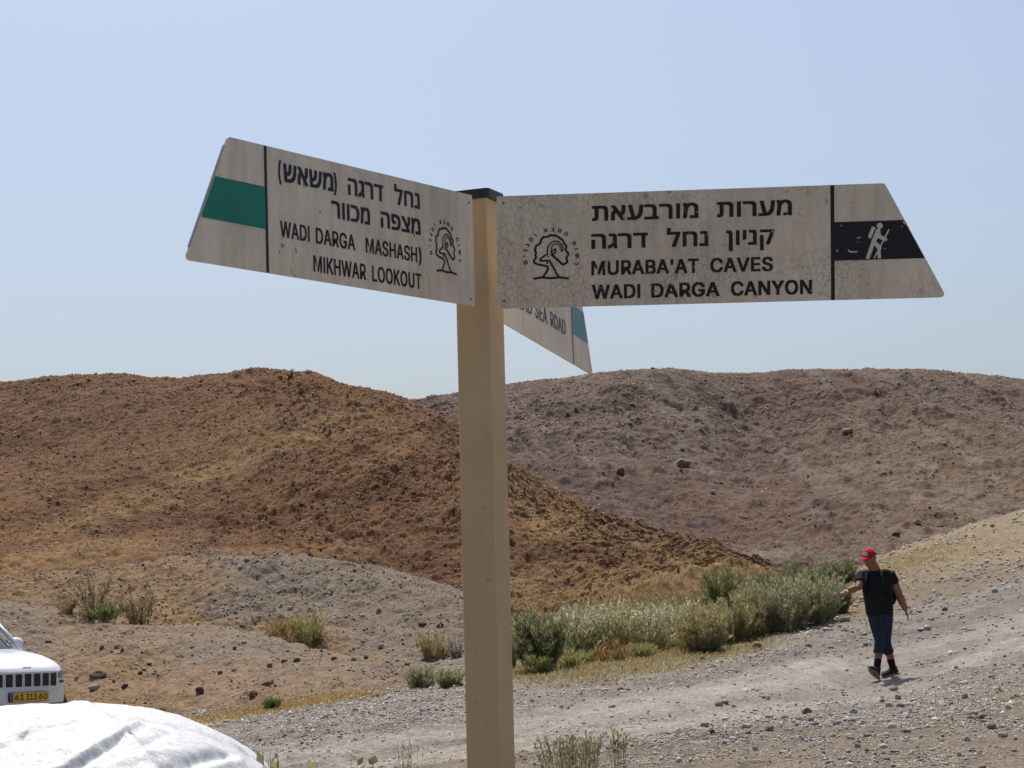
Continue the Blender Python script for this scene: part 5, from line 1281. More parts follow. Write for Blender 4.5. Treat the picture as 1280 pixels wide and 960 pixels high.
# weeds close to the post, on the near ground
def weed(label, u, vtop, vbot, d, wpx, stems, per, leaf, cols, head=None, stemcol=(.16, .17, .07), **k):
    x, y, zt = unproj(u, vtop, d)
    zg = gz(float(x), d)
    h = float(zt) - zg
    return plant('weed', label, 'weed', u, 0, h * F / d, wpx, stems, per, leaf, cols, stemcol, loc=(float(x), d, zg), head=head, **k)
weed('leafy green weeds with dry stalks in front of the track, right of the post', 712, 916, 960, 11.0, 96, 90, 20, .034, YGR + SAGE, (4, .03, [(.20, .17, .10)]), spread=.55, up=.8, sr=.0018)
weed('thin tall weed right of the leafy weeds by the post', 775, 908, 960, 11.2, 34, 16, 14, .030, YGR + SAGE, (5, .03, [(.18, .15, .09)]), spread=.5, up=.8, sr=.0018)
weed('thin weed with round leaves beside the white cover', 333, 928, 960, 7.6, 44, 8, 12, .042, YGR + OLIVE, None, (.22, .19, .10), spread=.4, up=.3, sr=.0022, t0=.45, leafw=.7)
weed('thin weed with round leaves halfway between the white cover and the post', 395, 936, 960, 7.8, 18, 6, 12, .040, YGR + OLIVE, None, (.22, .19, .10), spread=.4, up=.3, sr=.0022, t0=.5, leafw=.7)
weed('thin weed with two pale leaves left of the post', 458, 942, 960, 7.9, 36, 6, 10, .042, YGR + OLIVE, None, (.22, .19, .10), spread=.4, up=.3, sr=.0022, t0=.5, leafw=.7)
weed('wispy dry weed nearest to the left side of the post', 508, 916, 960, 9.0, 40, 22, 14, .030, SAGE + OLIVE, (3, .02, [(.22, .19, .12)]), (.24, .20, .11), spread=.5, up=.6, sr=.0013)
weed('lone bent dry stalk rising behind the white cover', 190, 848, 900, 10.5, 34, 2, 8, .035, STRAW, None, (.17, .13, .07), spread=.1, up=.4, sr=.003, t0=.55)
for k in range(12):
    u = rng.uniform(690, 935); v = np.interp(u, [640, 760, 870, 960], [846, 834, 820, 797]) - rng.uniform(2, 14)
    plant('grass_tuft', 'low yellow green tuft in the dry fringe between the roadside thicket and the track', 'grass', u, v, rng.uniform(16, 30), rng.uniform(24, 44), 60, 12, .11,
          [YGR + STRAW[:1], OLIVE + SAGE[:1], STRAW + [(.34, .19, .08)]][k % 3], (.22, .18, .085), 'low tufts along the track edge', up=.8, spread=.7, sr=.003, leafname='blades', leafw=.09)
# low dry grass that nobody could count
def turf(name, label, pix, n, ln, cols, wide, spread_px=10):
    V = []; pl_ = Plant()
    pts = []
    for _ in range(n):
        k = rng.integers(len(pix) - 1); t_ = rng.random()
        u = pix[k][0] * (1 - t_) + pix[k + 1][0] * t_; v = pix[k][1] * (1 - t_) + pix[k + 1][1] * t_ + rng.normal() * spread_px * .4
        pts.append((u, v))
    cen = [hit(u, v, 8, 90) for u, v in pts[:160]]
    cen = np.array([c for c in cen if c])
    j = rng.integers(0, len(cen), n)
    b = cen[j] + np.column_stack([rng.normal(0, wide, n), rng.normal(0, wide, n), np.zeros(n)])
    b[:, 2] = [gz(x, y) for x, y in b[:, :2]]
    tip = np.column_stack([rng.normal(0, .7, n), rng.normal(0, .7, n), np.ones(n)]) * (ln * rng.uniform(.4, 1.2, (n, 1)))
    P = np.stack([b - (0, 0, .01), b + tip * .5, b + tip + np.column_stack([rng.normal(0, .3 * ln, (n, 2)), np.zeros(n)])], 1)
    cols = np.array(cols)
    m_ = cols[rng.integers(0, len(cols), n)] * rng.uniform(.8, 1.2, (n, 1))
    sd = np.column_stack([np.full(n, .0035), np.zeros(n), np.zeros(n)])
    V = np.stack([P[:, 0] - sd, P[:, 0] + sd, P[:, 1] + sd * .8, P[:, 1] - sd * .8, P[:, 2]], 1).reshape(-1, 3)
    i = np.arange(n) * 5
    Fq = np.stack([i, i + 1, i + 2, i + 3], 1)
    Ft = np.stack([i + 3, i + 2, i + 4, i + 4], 1)
    me_F = np.concatenate([Fq, np.stack([i + 3, i + 2, i + 4], 1)[:, [0, 1, 2, 2]]]) if False else Fq
    o = np_mesh(name, V, me_F, M_LEAF, np.repeat(m_, 5, 0))
    tag(o, label, 'grass'); o['kind'] = 'stuff'
turf('dry_grass', 'low golden dry grass strip along the far edge of the track left of the post', [(258, 900), (330, 885), (400, 877), (450, 870)], 5000, .09, STRAW, .28, 6)
turf('dry_grass', 'rust and straw coloured grass fringe along the foot of the roadside shrubs', [(650, 846), (720, 840), (800, 832), (860, 822), (930, 806)], 11000, .13, [(.36, .28, .14), (.33, .24, .12), (.30, .17, .07), (.25, .25, .10), (.28, .28, .13), (.40, .33, .19)], .55, 16)
turf('dry_grass', 'golden dry grass at the foot of the brown hill behind the thicket', [(645, 775), (720, 768), (800, 765), (870, 752)], 5000, .16, STRAW, .8, 10)
turf('dry_grass', 'dry yellow grass on the right bank behind the hiker', [(1065, 745), (1100, 712), (1140, 700), (1180, 690)], 4000, .14, STRAW + OLIVE, .9, 16)

# ------------------------------------------------------------------ crinkled white cover in the near corner
m = mat_new('white_crinkled_sheet', (.80, .80, .79), .42, 0, .4); t = NT(m)
n1 = t.noise(14, 6, .7, dist=.8); n2 = t.noise(3, 4, .6, dist=1.2)
c = t.ramp(n1, [(.25, (.50, .50, .505)), (.55, (.63, .63, .625))])
veins = t.ramp(t.noise(9, 5, .65, dist=1.5), [(.485, (0, 0, 0)), (.5, (.7, .7, .7)), (.515, (0, 0, 0))])
t.color(t.mix(veins, c, (.26, .26, .27)))
t.bump(t.math('ADD', t.math('ADD', n1, n2), t.noise(26, 5, .7, dist=2.0)), .5, .012)
M_COVER = m
cd_ = 8.6
cx0, cy0 = float(unproj(2, 878, cd_)[0]), cd_ + .55
ztop = float(unproj(70, 889, cd_)[2])
zg = gz(cx0, cy0)
NA, NB = 620, 330
a = np.linspace(0, 2 * PI, NA, endpoint=False)[None, :]
b = np.linspace(0, 1, NB)[:, None]
def spow(x, p): return np.sign(x) * np.abs(x) ** p
rad = np.sin(b * PI / 2) ** .80
hgt = np.cos(b * PI / 2) ** .62
LX, LY = 1.28, 1.75
X = LX * rad * spow(np.cos(a), .72); Y = LY * rad * spow(np.sin(a), .72)
hh = ztop - zg
Zc = hgt * hh
Zc = Zc - .03 * (np.abs(X) / LX) ** 2 * (rad < .9)
ang_n = fbm(X * 1.3 + 3, Y * 1.3, 3, 201)
wr = .006 * np.abs(fbm(X * 3.1 + .6 * ang_n, Y * 3.1, 5, 202)) * 1.6 +   .004 * np.abs(fbm(X * 9 + ang_n, Y * 9, 3, 204)) + .008 * fbm(X * 1.2, Y * 1.2 + Zc, 3, 203)
fold = np.exp(-((X * .80 + Y * .35 - .20 + .04 * ang_n) / .030) ** 2) * .012 + np.exp(-((X * .9 - Y * .5 - .62 + .06 * ang_n) / .05) ** 2) * -.012
drape = .035 * np.sin(a * 17 + 2 * ang_n) * sstep(.75, 1.0, b)
n_ = np.stack([X / LX ** 2, Y / LY ** 2, Zc / max(hh, .1) ** 2 + .2], 2); n_ /= np.linalg.norm(n_, axis=2)[..., None]
P = np.stack([X, Y, Zc], 2) + n_ * (wr + fold + drape)[..., None]
def cover_pt(u, v):
    pu, pv = proj(P[..., 0] + cx0, P[..., 1] + cy0, P[..., 2] + zg)
    q = np.hypot(pu - u, pv - v) + np.where(P[..., 1] > .2, 1e4, 0)
    i_ = np.unravel_index(np.argmin(q), q.shape); return P[i_]
crease = 0 * X
for pix, wd, amp in (([(70, 962), (110, 938), (150, 914), (170, 905)], .020, .016), ([(86, 966), (128, 940), (166, 916)], .018, -.020),
                     ([(215, 968), (250, 948), (285, 944)], .035, -.030), ([(235, 975), (280, 956), (300, 950)], .03, .016),
                     ([(-20, 912), (20, 904), (45, 898)], .02, -.010), ([(0, 930), (30, 915), (40, 905)], .02, .010), ([(10, 922), (60, 925), (110, 908)], .028, -.009),
                     ([(180, 930), (215, 915), (240, 922)], .025, -.008), ([(130, 962), (180, 942), (215, 938)], .03, .008)):
    pts = [cover_pt(*p) for p in pix]
    dd = np.full(X.shape, 9.0)
    for A_, B_ in zip(pts[:-1], pts[1:]):
        ab = B_ - A_; tt = np.clip(((P - A_) @ ab) / (ab @ ab + 1e-9), 0, 1)
        dd = np.minimum(dd, np.linalg.norm(P - A_ - tt[..., None] * ab, axis=2))
    crease = crease + amp * np.exp(-(dd / (wd * (1 + .35 * fbm(X * 6, Y * 6, 2, 207)))) ** 2)
P = P + n_ * crease[..., None]
P[..., 2] = np.maximum(P[..., 2], -.05)
idx = np.arange(NA * NB).reshape(NB, NA)
Fq = np.stack([idx[:-1], idx[1:], np.roll(idx[1:], -1, 1), np.roll(idx[:-1], -1, 1)], 2).reshape(-1, 4)
o = np_mesh('white_cover', P.reshape(-1, 3), Fq, M_COVER, None, True)
o.location = (cx0, cy0, zg)
tag(o, 'bulging white crinkled sheet cover in the bottom left corner', 'cover')

# ------------------------------------------------------------------ white car
M_CAR = mat_new('white_car_paint', (.78, .79, .80), .25, 0, .5)
M_CAR.node_tree.nodes['Principled BSDF'].inputs['Coat Weight'].default_value = .6
t = NT(M_CAR); t.color(t.ramp(t.noise(2.5, 4, .6), [(.3, (.70, .705, .71)), (.7, (.80, .81, .82))]))
M_DARKP = mat_new('dark_plastic', (.02, .02, .022), .6)
M_GLASS = mat_new('car_glass', (.03, .04, .045), .06, 0, .6)
M_CHROME = mat_new('chrome_trim', (.62, .63, .65), .18, 1)
M_LAMP = mat_new('lamp_glass', (.22, .25, .32), .12, 0, .6)
M_TYRE = mat_new('tyre_rubber', (.022, .021, .02), .85)
M_RIM = mat_new('alloy_rim', (.45, .45, .46), .3, .9)
M_PLATE = mat_new('yellow_plate', (.78, .48, .02), .5)
M_BLUE = mat_new('blue_plate_band', (.03, .07, .32), .5)
M_INK = mat_new('plate_ink', (.02, .015, .01), .6)
YAW = math.radians(45)
CARD = 25.6
fx, fy, _ = [float(q) for q in unproj(35, 850, CARD)]
nf = Vector((math.sin(YAW), -math.cos(YAW), 0))           # the way the car points
cc = Vector((fx, fy, 0)) - nf * 2.41
zpl = float(unproj(36, 871.5, CARD)[2])                     # the plate's height fixes the ground under the car
car_z = zpl - .60
car = thing('parked_car', 'white off road car with a slotted grille and yellow number plate at the left edge', 'car',
            (cc.x, cc.y, car_z), math.atan2(nf.y, nf.x) - PI / 2)
HW, HL_ = .96, 2.41
def outline(th, s=1.0, n=3.3, hw=HW, hl=HL_):
    c_, s_ = math.cos(th), math.sin(th)
    r = (abs(c_ / hw) ** n + abs(s_ / hl) ** n) ** (-1 / n)
    return r * c_ * s, r * s_ * s
def top_z(x, y):
    hood = float(np.interp(y, [-2.41, 0.9, 1.25, 1.9, 2.41], [1.15, 1.185, 1.175, 1.11, 1.00]))
    crown = .055 * max(0, 1 - (x / .85) ** 2)
    bulge = .022 * math.exp(-((abs(x) - .52) / .09) ** 2) * (1 if y > 1 else 0)
    return hood - .055 + crown + bulge
TH = [2 * PI * k / 120 for k in range(120)]
bm = bmesh.new(); rings = []
prof = [(.30, .90), (.34, .955), (.42, .985), (.55, 1.0), (.70, 1.0), (.82, .995), (.90, .985)]
for zz, s in prof:
    rings.append([bm.verts.new((*outline(th, s), zz)) for th in TH])
for s, k in ((.972, .66), (.945, .42), (.905, .22), (.85, .09), (.78, .03), (.65, 0), (.45, 0), (.22, 0)):
    ring = []
    for th in TH:
        x, y = outline(th, s); tz = top_z(x, y); ring.append(bm.verts.new((x, y, tz - (tz - .92) * k)))
    rings.append(ring)
for r0, r1_ in zip(rings[:-1], rings[1:]):
    for k in range(120): bm.faces.new((r0[k], r0[(k + 1) % 120], r1_[(k + 1) % 120], r1_[k]))
bm.faces.new(rings[-1]); bm.faces.new(rings[0][::-1])
bm_obj('body', bm, M_CAR, car, True)
# cabin: glass, pillars and roof
def cab(th, hw, y0, y1, s=1.0, n=5):
    c_, s_ = math.cos(th), math.sin(th); hl = (y1 - y0) / 2
    r = (abs(c_ / hw) ** n + abs(s_ / hl) ** n) ** (-1 / n)
    return r * c_ * s, r * s_ * s + (y0 + y1) / 2
bm = bmesh.new(); rings = []
for k in range(7):
    q = k / 6; hw = .86 + (.64 - .86) * q; y0 = -2.28 + .22 * q; y1 = 1.22 + (.42 - 1.22) * q
    rings.append([bm.verts.new((*cab(th, hw, y0, y1), 1.08 + .60 * q)) for th in TH])
for r0, r1_ in zip(rings[:-1], rings[1:]):
    for k in range(120): bm.faces.new((r0[k], r0[(k + 1) % 120], r1_[(k + 1) % 120], r1_[k]))
bm.faces.new(rings[-1]); bm.faces.new(rings[0][::-1])
bm_obj('windows', bm, M_GLASS, car, True)
bm = bmesh.new(); rings = []
for zz, s in ((1.665, 1.01), (1.70, 1.015), (1.725, .97), (1.745, .85), (1.757, .6), (1.76, .3)):
    rings.append([bm.verts.new((*cab(th, .65, -2.08, .44, s), zz)) for th in TH])
for r0, r1_ in zip(rings[:-1], rings[1:]):
    for k in range(120): bm.faces.new((r0[k], r0[(k + 1) % 120], r1_[(k + 1) % 120], r1_[k]))
bm.faces.new(rings[-1]); bm.faces.new(rings[0][::-1])
bm_obj('roof', bm, M_CAR, car, True)
def bar(bm, p, q, r, seg=8):
    p, q = Vector(p), Vector(q); d = (q - p).normalized(); x = d.orthogonal().normalized(); y = d.cross(x)
    r0 = []; r1_ = []
    for k in range(seg):
        e = x * math.cos(2 * PI * k / seg) * r + y * math.sin(2 * PI * k / seg) * r
        r0.append(bm.verts.new(p + e)); r1_.append(bm.verts.new(q + e))
    for k in range(seg): bm.faces.new((r0[k], r0[(k + 1) % seg], r1_[(k + 1) % seg], r1_[k]))
    bm.faces.new(r1_); bm.faces.new(r0[::-1])
for sx in (1, -1):
    for p, q in (((.80, 1.10, 1.08), (.60, .38, 1.69)), ((.855, .1, 1.08), (.645, -.1, 1.69)), ((.855, -1.0, 1.08), (.645, -1.0, 1.69)), ((.80, -2.2, 1.08), (.60, -2.0, 1.69))):
        bm = bmesh.new(); bar(bm, (sx * p[0], p[1], p[2]), (sx * q[0], q[1], q[2]), .03)
        bm_obj('pillar', bm, M_CAR if p[1] != .1 else M_DARKP, car, True)
def front_y(x, z=.8):
    s = float(np.interp(z, [p[0] for p in prof], [p[1] for p in prof]))
    return s * HL_ * max(0, 1 - (abs(x) / (HW * s)) ** 3.3) ** (1 / 3.3)
def front_patch(name, x0, x1, z0, z1, off, mat, parent, thick=.02, rad=.012, nx=8, xf=None):
    """rounded rectangular piece that follows the bulge of the nose"""
    bm = bmesh.new()
    pts = round_poly([(x0, z0), (x1, z0), (x1, z1), (x0, z1)], [rad] * 4, 4)
    bm.faces.new([bm.verts.new((x, 0, z)) for x, z in pts])
    for k in range(1, nx):
        g = bm.verts[:] + bm.edges[:] + bm.faces[:]
        bmesh.ops.bisect_plane(bm, geom=g, plane_co=(x0 + (x1 - x0) * k / nx, 0, 0), plane_no=(1, 0, 0))
    r = bmesh.ops.extrude_face_region(bm, geom=bm.faces[:])
    fr = {v for v in r['geom'] if isinstance(v, bmesh.types.BMVert)}
    for v in bm.verts:
        v.co.y = front_y(v.co.x, .8) + (off if v in fr else off - thick)
    return bm_obj(name, bm, mat, parent)
grille = front_patch('grille', -.47, .47, .705, .905, .006, M_CAR, car, .03, .03, 16)
for k in range(7):
    xc = (k - 3) * .128
    front_patch('grille_frame', xc - .057, xc + .057, .718, .892, .013, M_CHROME, grille, .015, .02, 4)
    front_patch('grille_slot', xc - .044, xc + .044, .728, .882, .018, M_DARKP, grille, .012, .014, 4)
for sx in (1, -1):
    hl = front_patch('headlight', min(sx * .49, sx * .80), max(sx * .49, sx * .80), .815, .905, .006, M_LAMP, car, .05, .025, 8)
    front_patch('daytime_strip', min(sx * .51, sx * .79), max(sx * .51, sx * .79), .822, .836, .012, M_CHROME, hl, .01, .005, 8)
    front_patch('indicator', min(sx * .51, sx * .78), max(sx * .51, sx * .78), .755, .785, .008, M_DARKP, car, .02, .012, 8)
    fl = front_patch('fog_light', min(sx * .70, sx * .88), max(sx * .70, sx * .88), .51, .61, .008, M_DARKP, car, .03, .02, 6)
    # mirrors
    mi = bmesh.new(); bmesh.ops.create_uvsphere(mi, u_segments=16, v_segments=10, radius=1)
    for v in mi.verts: v.co = Vector((v.co.x * .11 + sx * 1.00, v.co.y * .07 + .50, v.co.z * .08 + 1.24))
    mo = bm_obj('mirror', mi, M_CAR, car, True)
    mi = bmesh.new(); bar(mi, (sx * .84, .52, 1.14), (sx * .94, .50, 1.20), .025); bm_obj('mirror_arm', mi, M_DARKP, mo)
front_patch('bumper_crease', -.84, .84, .672, .696, .010, M_CAR, car, .03, .012, 16)
front_patch('lower_intake', -.62, .62, .36, .515, .004, M_DARKP, car, .02, .04, 16)
# number plate
bm = bmesh.new()
yp = front_y(.0, .6) + .03
pv = round_poly([(-.27, .545), (.27, .545), (.27, .665), (-.27, .665)], [.012] * 4, 3)
bm.faces.new([bm.verts.new((x, yp, z)) for x, z in pv])
r = bmesh.ops.extrude_face_region(bm, geom=bm.faces[:])
for v in r['geom']:
    if isinstance(v, bmesh.types.BMVert): v.co.y -= .04
plate_o = bm_obj('number_plate', bm, M_DARKP, car)
py_mesh('plate_face', [(x * .975, yp + .002, .605 + (z - .605) * .92) for x, z in pv], [tuple(range(len(pv)))], M_PLATE, plate_o)
# seen from the front the car's own +x lies on the left
py_mesh('blue_band', [(.225, yp + .004, .553), (.258, yp + .004, .553), (.258, yp + .004, .657), (.225, yp + .004, .657)], [(0, 1, 2, 3)], M_BLUE, plate_o)
for s, x0, x1 in (('61', .20, .075), ('313', .045, -.105), ('60', -.135, -.25)):
    gv, gf = text_geo(s, .02)
    xa, xb = gv[:, 0].min(), gv[:, 0].max(); za, zb = gv[:, 1].min(), gv[:, 1].max()
    py_mesh('plate_lettering', [(x0 + (x1 - x0) * (x - xa) / (xb - xa), yp + .004 + zl, .567 + .076 * (z - za) / (zb - za)) for x, z, zl in gv], gf, M_INK, plate_o)
# emblem word on the edge of the hood
gv, gf = text_geo('Jeep', .02)
xa, xb = gv[:, 0].min(), gv[:, 0].max(); za, zb = gv[:, 1].min(), gv[:, 1].max()
V = []
for x, z, zl in gv:
    xx = .065 - .13 * (x - xa) / (xb - xa); q = (z - za) / (zb - za)
    V.append((xx, front_y(xx, .8) * .985 + .012 + zl, .935 + .042 * q))
py_mesh('hood_lettering', V, gf, mat_new('emblem_metal', (.30, .31, .33), .3, .8), car)
for sx in (1, -1):
    for yy in (1.46, -1.46):
        bm = bmesh.new()
        ringp = [(.20, -.10), (.33, -.115), (.37, -.08), (.375, 0), (.37, .08), (.33, .115), (.20, .10)]
        rings = []
        for k in range(32):
            th = 2 * PI * k / 32
            rings.append([bm.verts.new((sx * .86 + dx, yy + r * math.cos(th), .375 + r * math.sin(th))) for r, dx in ringp])
        for k in range(32):
            A, B = rings[k], rings[(k + 1) % 32]
            for q in range(6): bm.faces.new((A[q], A[q + 1], B[q + 1], B[q]))
        wh = bpy.data.objects.new('wheel', None); COL.objects.link(wh); wh.parent = car
        bm_obj('tyre', bm, M_TYRE, wh, True)
        bm = bmesh.new()
        hub = bm.verts.new((sx * .94, yy, .375))
        rr = []
        for k in range(40):
            th = 2 * PI * k / 40; sp = (k % 8) < 4
            rr.append((bm.verts.new((sx * (.945 if sp else .90), yy + .12 * math.cos(th), .375 + .12 * math.sin(th))), bm.verts.new((sx * .95, yy + .235 * math.cos(th), .375 + .235 * math.sin(th)))))
        for k in range(40):
            bm.faces.new((hub, rr[k][0], rr[(k + 1) % 40][0])); bm.faces.new((rr[k][0], rr[k][1], rr[(k + 1) % 40][1], rr[(k + 1) % 40][0]))
        bm_obj('rim', bm, M_RIM, wh)
        bm = bmesh.new()                                    # dark wheel arch just proud of the flank
        for k in range(24):
            t0, t1 = PI * k / 24, PI * (k + 1) / 24
            xo = lambda y: sx * (HW * max(0, 1 - (abs(y) / HL_) ** 3.3) ** (1 / 3.3) + .006)
            q = [bm.verts.new((xo(yy + r * math.cos(tt)), yy + r * math.cos(tt), .375 + r * math.sin(tt))) for r, tt in ((.40, t0), (.46, t0), (.46, t1), (.40, t1))]
            bm.faces.new(q)
        bm_obj('wheel_arch', bm, M_DARKP, car)

# ------------------------------------------------------------------ the hiker
MAN_D = 28.0
mx_, my_, _ = [float(q) for q in unproj(1104, 849, MAN_D)]
mh = hit(1104, 849, 15, 60)
if mh: mx_, my_ = mh[0], mh[1]
K = 28.0 / my_
man_z = gz(mx_, my_)
man = thing('person', 'person in a red cap, black t-shirt and rolled jeans striding across the gravel track', 'person', (mx_, my_, man_z - .008))
man.scale = (1 / K,) * 3
def skin_mat(name, col):
    m = mat_new(name, col, .55, 0, .3); t = NT(m)
    t.color(t.ramp(t.noise(18, 3, .6), [(.3, tuple(v * .85 for v in col)), (.7, tuple(v * 1.12 for v in col))])); return m
def cloth_mat(name, col, sc=40):
    m = mat_new(name, col, .9, 0, .15); t = NT(m)
    t.color(t.ramp(t.noise(sc, 4, .6), [(.3, tuple(v * .75 for v in col)), (.7, tuple(v * 1.3 for v in col))]))
    t.bump(t.noise(14, 3, .6), .35, .012); return m
M_SKIN = skin_mat('tanned_skin', (.27, .120, .065))
M_SHIRT = cloth_mat('black_cotton', (.014, .014, .016))
M_JEANS = cloth_mat('dark_denim', (.026, .032, .047), 90)
M_SOCK = cloth_mat('black_sock', (.012, .011, .011))
M_SHOE = cloth_mat('dark_shoe', (.030, .024, .020))
M_SOLE = mat_new('grey_sole', (.20, .18, .14), .8)
M_RED = cloth_mat('red_cap', (.42, .012, .018))
M_PACK = cloth_mat('dark_green_pack', (.020, .026, .018))
M_HAIR = mat_new('grey_hair', (.30, .28, .26), .8)
class Loft:
    def __init__(s): s.bm = bmesh.new()
    def tube(s, pts, radii, right=None, seg=20, caps=True):
        """pts: centres, radii: r or (r_right, r_depth); right: direction of the first radius"""
        P = [Vector(p) for p in pts]; rings = []
        for i, p in enumerate(P):
            d = (P[min(i + 1, len(P) - 1)] - P[max(i - 1, 0)]).normalized()
            rt = Vector(right) if right else (d.orthogonal())
            rt = (rt - d * rt.dot(d)).normalized(); dp = d.cross(rt)
            r = radii[i]; ra, rb = r if isinstance(r, tuple) else (r, r)
            rings.append([s.bm.verts.new(p + rt * ra * math.cos(2*PI*k/seg) + dp * rb * math.sin(2*PI*k/seg)) for k in range(seg)])
        for a, b in zip(rings[:-1], rings[1:]):
            for k in range(seg): s.bm.faces.new((a[k], a[(k+1) % seg], b[(k+1) % seg], b[k]))
        if caps: s.bm.faces.new(rings[-1]); s.bm.faces.new(rings[0][::-1])
    def ball(s, c, r, rot=None):
        q = bmesh.ops.create_uvsphere(s.bm, u_segments=20, v_segments=14, radius=1)
        for v in q['verts']:
            w = Vector((v.co.x * r[0], v.co.y * r[1], v.co.z * r[2]))
            v.co = Vector(c) + (rot @ w if rot else w)
    def fused(s, name, mat, voxel, parent, smooth_it=4):
        o = bm_obj(name, s.bm, mat, parent, True)
        r = o.modifiers.new('r', 'REMESH'); r.mode = 'VOXEL'; r.voxel_size = voxel; r.use_smooth_shade = True
        k = o.modifiers.new('s', 'SMOOTH'); k.iterations = smooth_it; k.factor = .5
        p, mw = o.parent, o.matrix_parent_inverse.copy()
        o.parent = None; baked(o); o.parent = p
        o.data.materials.clear(); o.data.materials.append(mat)
        return o
    def plain(s, name, mat, parent): return bm_obj(name, s.bm, mat, parent, True)
RT = Vector((.93, -.36, 0))                 # the chest's own left-right line: he faces left of the camera
FW = Vector((-.36, -.93, 0))
hip = Vector((-.01, 0, .90)); chest = Vector((-.035, .0, 1.27)); neck0 = Vector((-.055, -.01, 1.455))
shR = Vector((-.226, .045, 1.375)); shL = Vector((.146, -.035, 1.380))
elR = Vector((-.300, -.13, 1.215)); wrR = Vector((-.475, -.27, 1.175))
elL = Vector((.262, .035, 1.125)); wrL = Vector((.335, .0, .905))
hpR = Vector((-.085, .02, .885)); hpL = Vector((.075, -.02, .885))
knR = Vector((-.045, -.13, .505)); akR = Vector((-.120, -.22, .115))
knL = Vector((.050, -.015, .495)); akL = Vector((.160, .11, .115))
HEAD = Vector((-.130, -.085, 1.598))
hf = Vector((-.62, -.76, -.20)).normalized()          # where the face points
hr = hf.cross(Vector((0, 0, 1))).normalized() * -1
hu = hr.cross(hf) * 1
if hu.z < 0: hu = -hu
HROT = Matrix((hr, hf, hu)).transposed()
def head_pt(x, f, u): return HEAD + hr * x + hf * f + hu * u
body = Loft()
tor_p = [hip + Vector((0, 0, -.06)), hip, hip + Vector((-.005, 0, .10)), Vector((-.025, 0, 1.14)), chest, Vector((-.045, 0, 1.36)), Vector((-.05, .0, 1.43))]
tor_r = [(.155, .105), (.165, .118), (.155, .120), (.160, .125), (.175, .122), (.165, .10), (.09, .065)]
body.tube(tor_p, tor_r, RT, 28)
body.tube([Vector((-.05, .005, 1.40)), neck0, HEAD + Vector((.03, .03, -.06))], [.078, .072, .068])
body.ball(HEAD + hu * .006, (.080, .098, .112), HROT)
body.ball(head_pt(0, .035, -.065), (.052, .055, .050), HROT)       # jaw
body.ball(head_pt(0, .098, -.010), (.013, .020, .022), HROT)       # nose
body.ball(head_pt(0, .090, .022), (.045, .010, .010), HROT)        # brow
for sg in (1, -1): body.ball(head_pt(sg * .076, -.008, -.008), (.010, .020, .032), HROT)
def limb(L, pts, r): L.tube(pts, r, None, 18)
limb(body, [shR, shR.lerp(elR, .5), elR, elR.lerp(wrR, .35), wrR], [.062, .059, .051, .054, .036])
limb(body, [shL, shL.lerp(elL, .5), elL, elL.lerp(wrL, .35), wrL], [.062, .060, .052, .055, .036])
for h_, k_, a_ in ((hpR, knR, akR), (hpL, knL, akL)):
    limb(body, [h_, h_.lerp(k_, .5), k_, k_.lerp(a_, .35) + Vector((.01, .02, 0)), a_], [.085, .075, .056, .056, .038])
def hand(L, w, d, palm_n, th_side, curl):
    d = d.normalized(); pn = (palm_n - d * palm_n.dot(d)).normalized(); sd = d.cross(pn) * th_side
    L.tube([w, w + d * .035, w + d * .085], [(.026, .019), (.038, .016), (.041, .014)], sd, 14)
    for k, (o_, ln) in enumerate(((.030, .068), (.010, .078), (-.010, .072), (-.029, .058))):
        b = w + d * .078 + sd * o_
        c1_ = b + (d * math.cos(curl * .5) + pn * math.sin(curl * .5)) * ln * .45
        c2_ = c1_ + (d * math.cos(curl * 1.3) + pn * math.sin(curl * 1.3)) * ln * .32
        c3_ = c2_ + (d * math.cos(curl * 2.0) + pn * math.sin(curl * 2.0)) * ln * .25
        L.tube([b, c1_, c2_, c3_], [.0095, .009, .0085, .007], None, 10)
    b = w + d * .025 + sd * .030
    c1_ = b + (d * .7 + sd * .75 + pn * .3).normalized() * .036; c2_ = c1_ + (d * .9 + sd * .25 + pn * .4).normalized() * .030
    L.tube([b, c1_, c2_], [.012, .0105, .008], None, 10)
hand(body, wrR, wrR - elR, Vector((.4, .3, -.8)), 1, .85)
hand(body, wrL, wrL - elL, Vector((-.85, .2, .1)), -1, .35)
for a_, tdir in ((akR, Vector((-.55, -.75, .42))), (akL, Vector((-.86, -.5, -.06)))):
    tdir.normalize(); body.tube([a_, a_ + tdir * .06 + Vector((0, 0, -.05)), a_ + tdir * .16 + Vector((0, 0, -.055))], [.040, .042, .030])
body_o = body.fused('body', M_SKIN, .0065, man, 3)
for sg in (1, -1):
    e = Loft(); e.ball(head_pt(sg * .031, .086, .006), (.012, .008, .007), HROT); e.plain('eye', mat_new('dark_eye', (.03, .02, .015), .3), man)
e = Loft(); e.ball(head_pt(0, .088, -.052), (.022, .008, .005), HROT); e.plain('mouth', mat_new('lips', (.24, .09, .07), .5), man)
hr_ = Loft(); hr_.ball(head_pt(0, -.018, .014), (.080, .088, .088), HROT)
bm = hr_.bm
bmesh.ops.delete(bm, geom=[v for v in bm.verts if (v.co - HEAD).dot(hf) > .022 and (v.co - HEAD).dot(hu) < .06 or (v.co - HEAD).dot(hu) < -.055], context='VERTS')
hr_.plain('hair', M_HAIR, man)
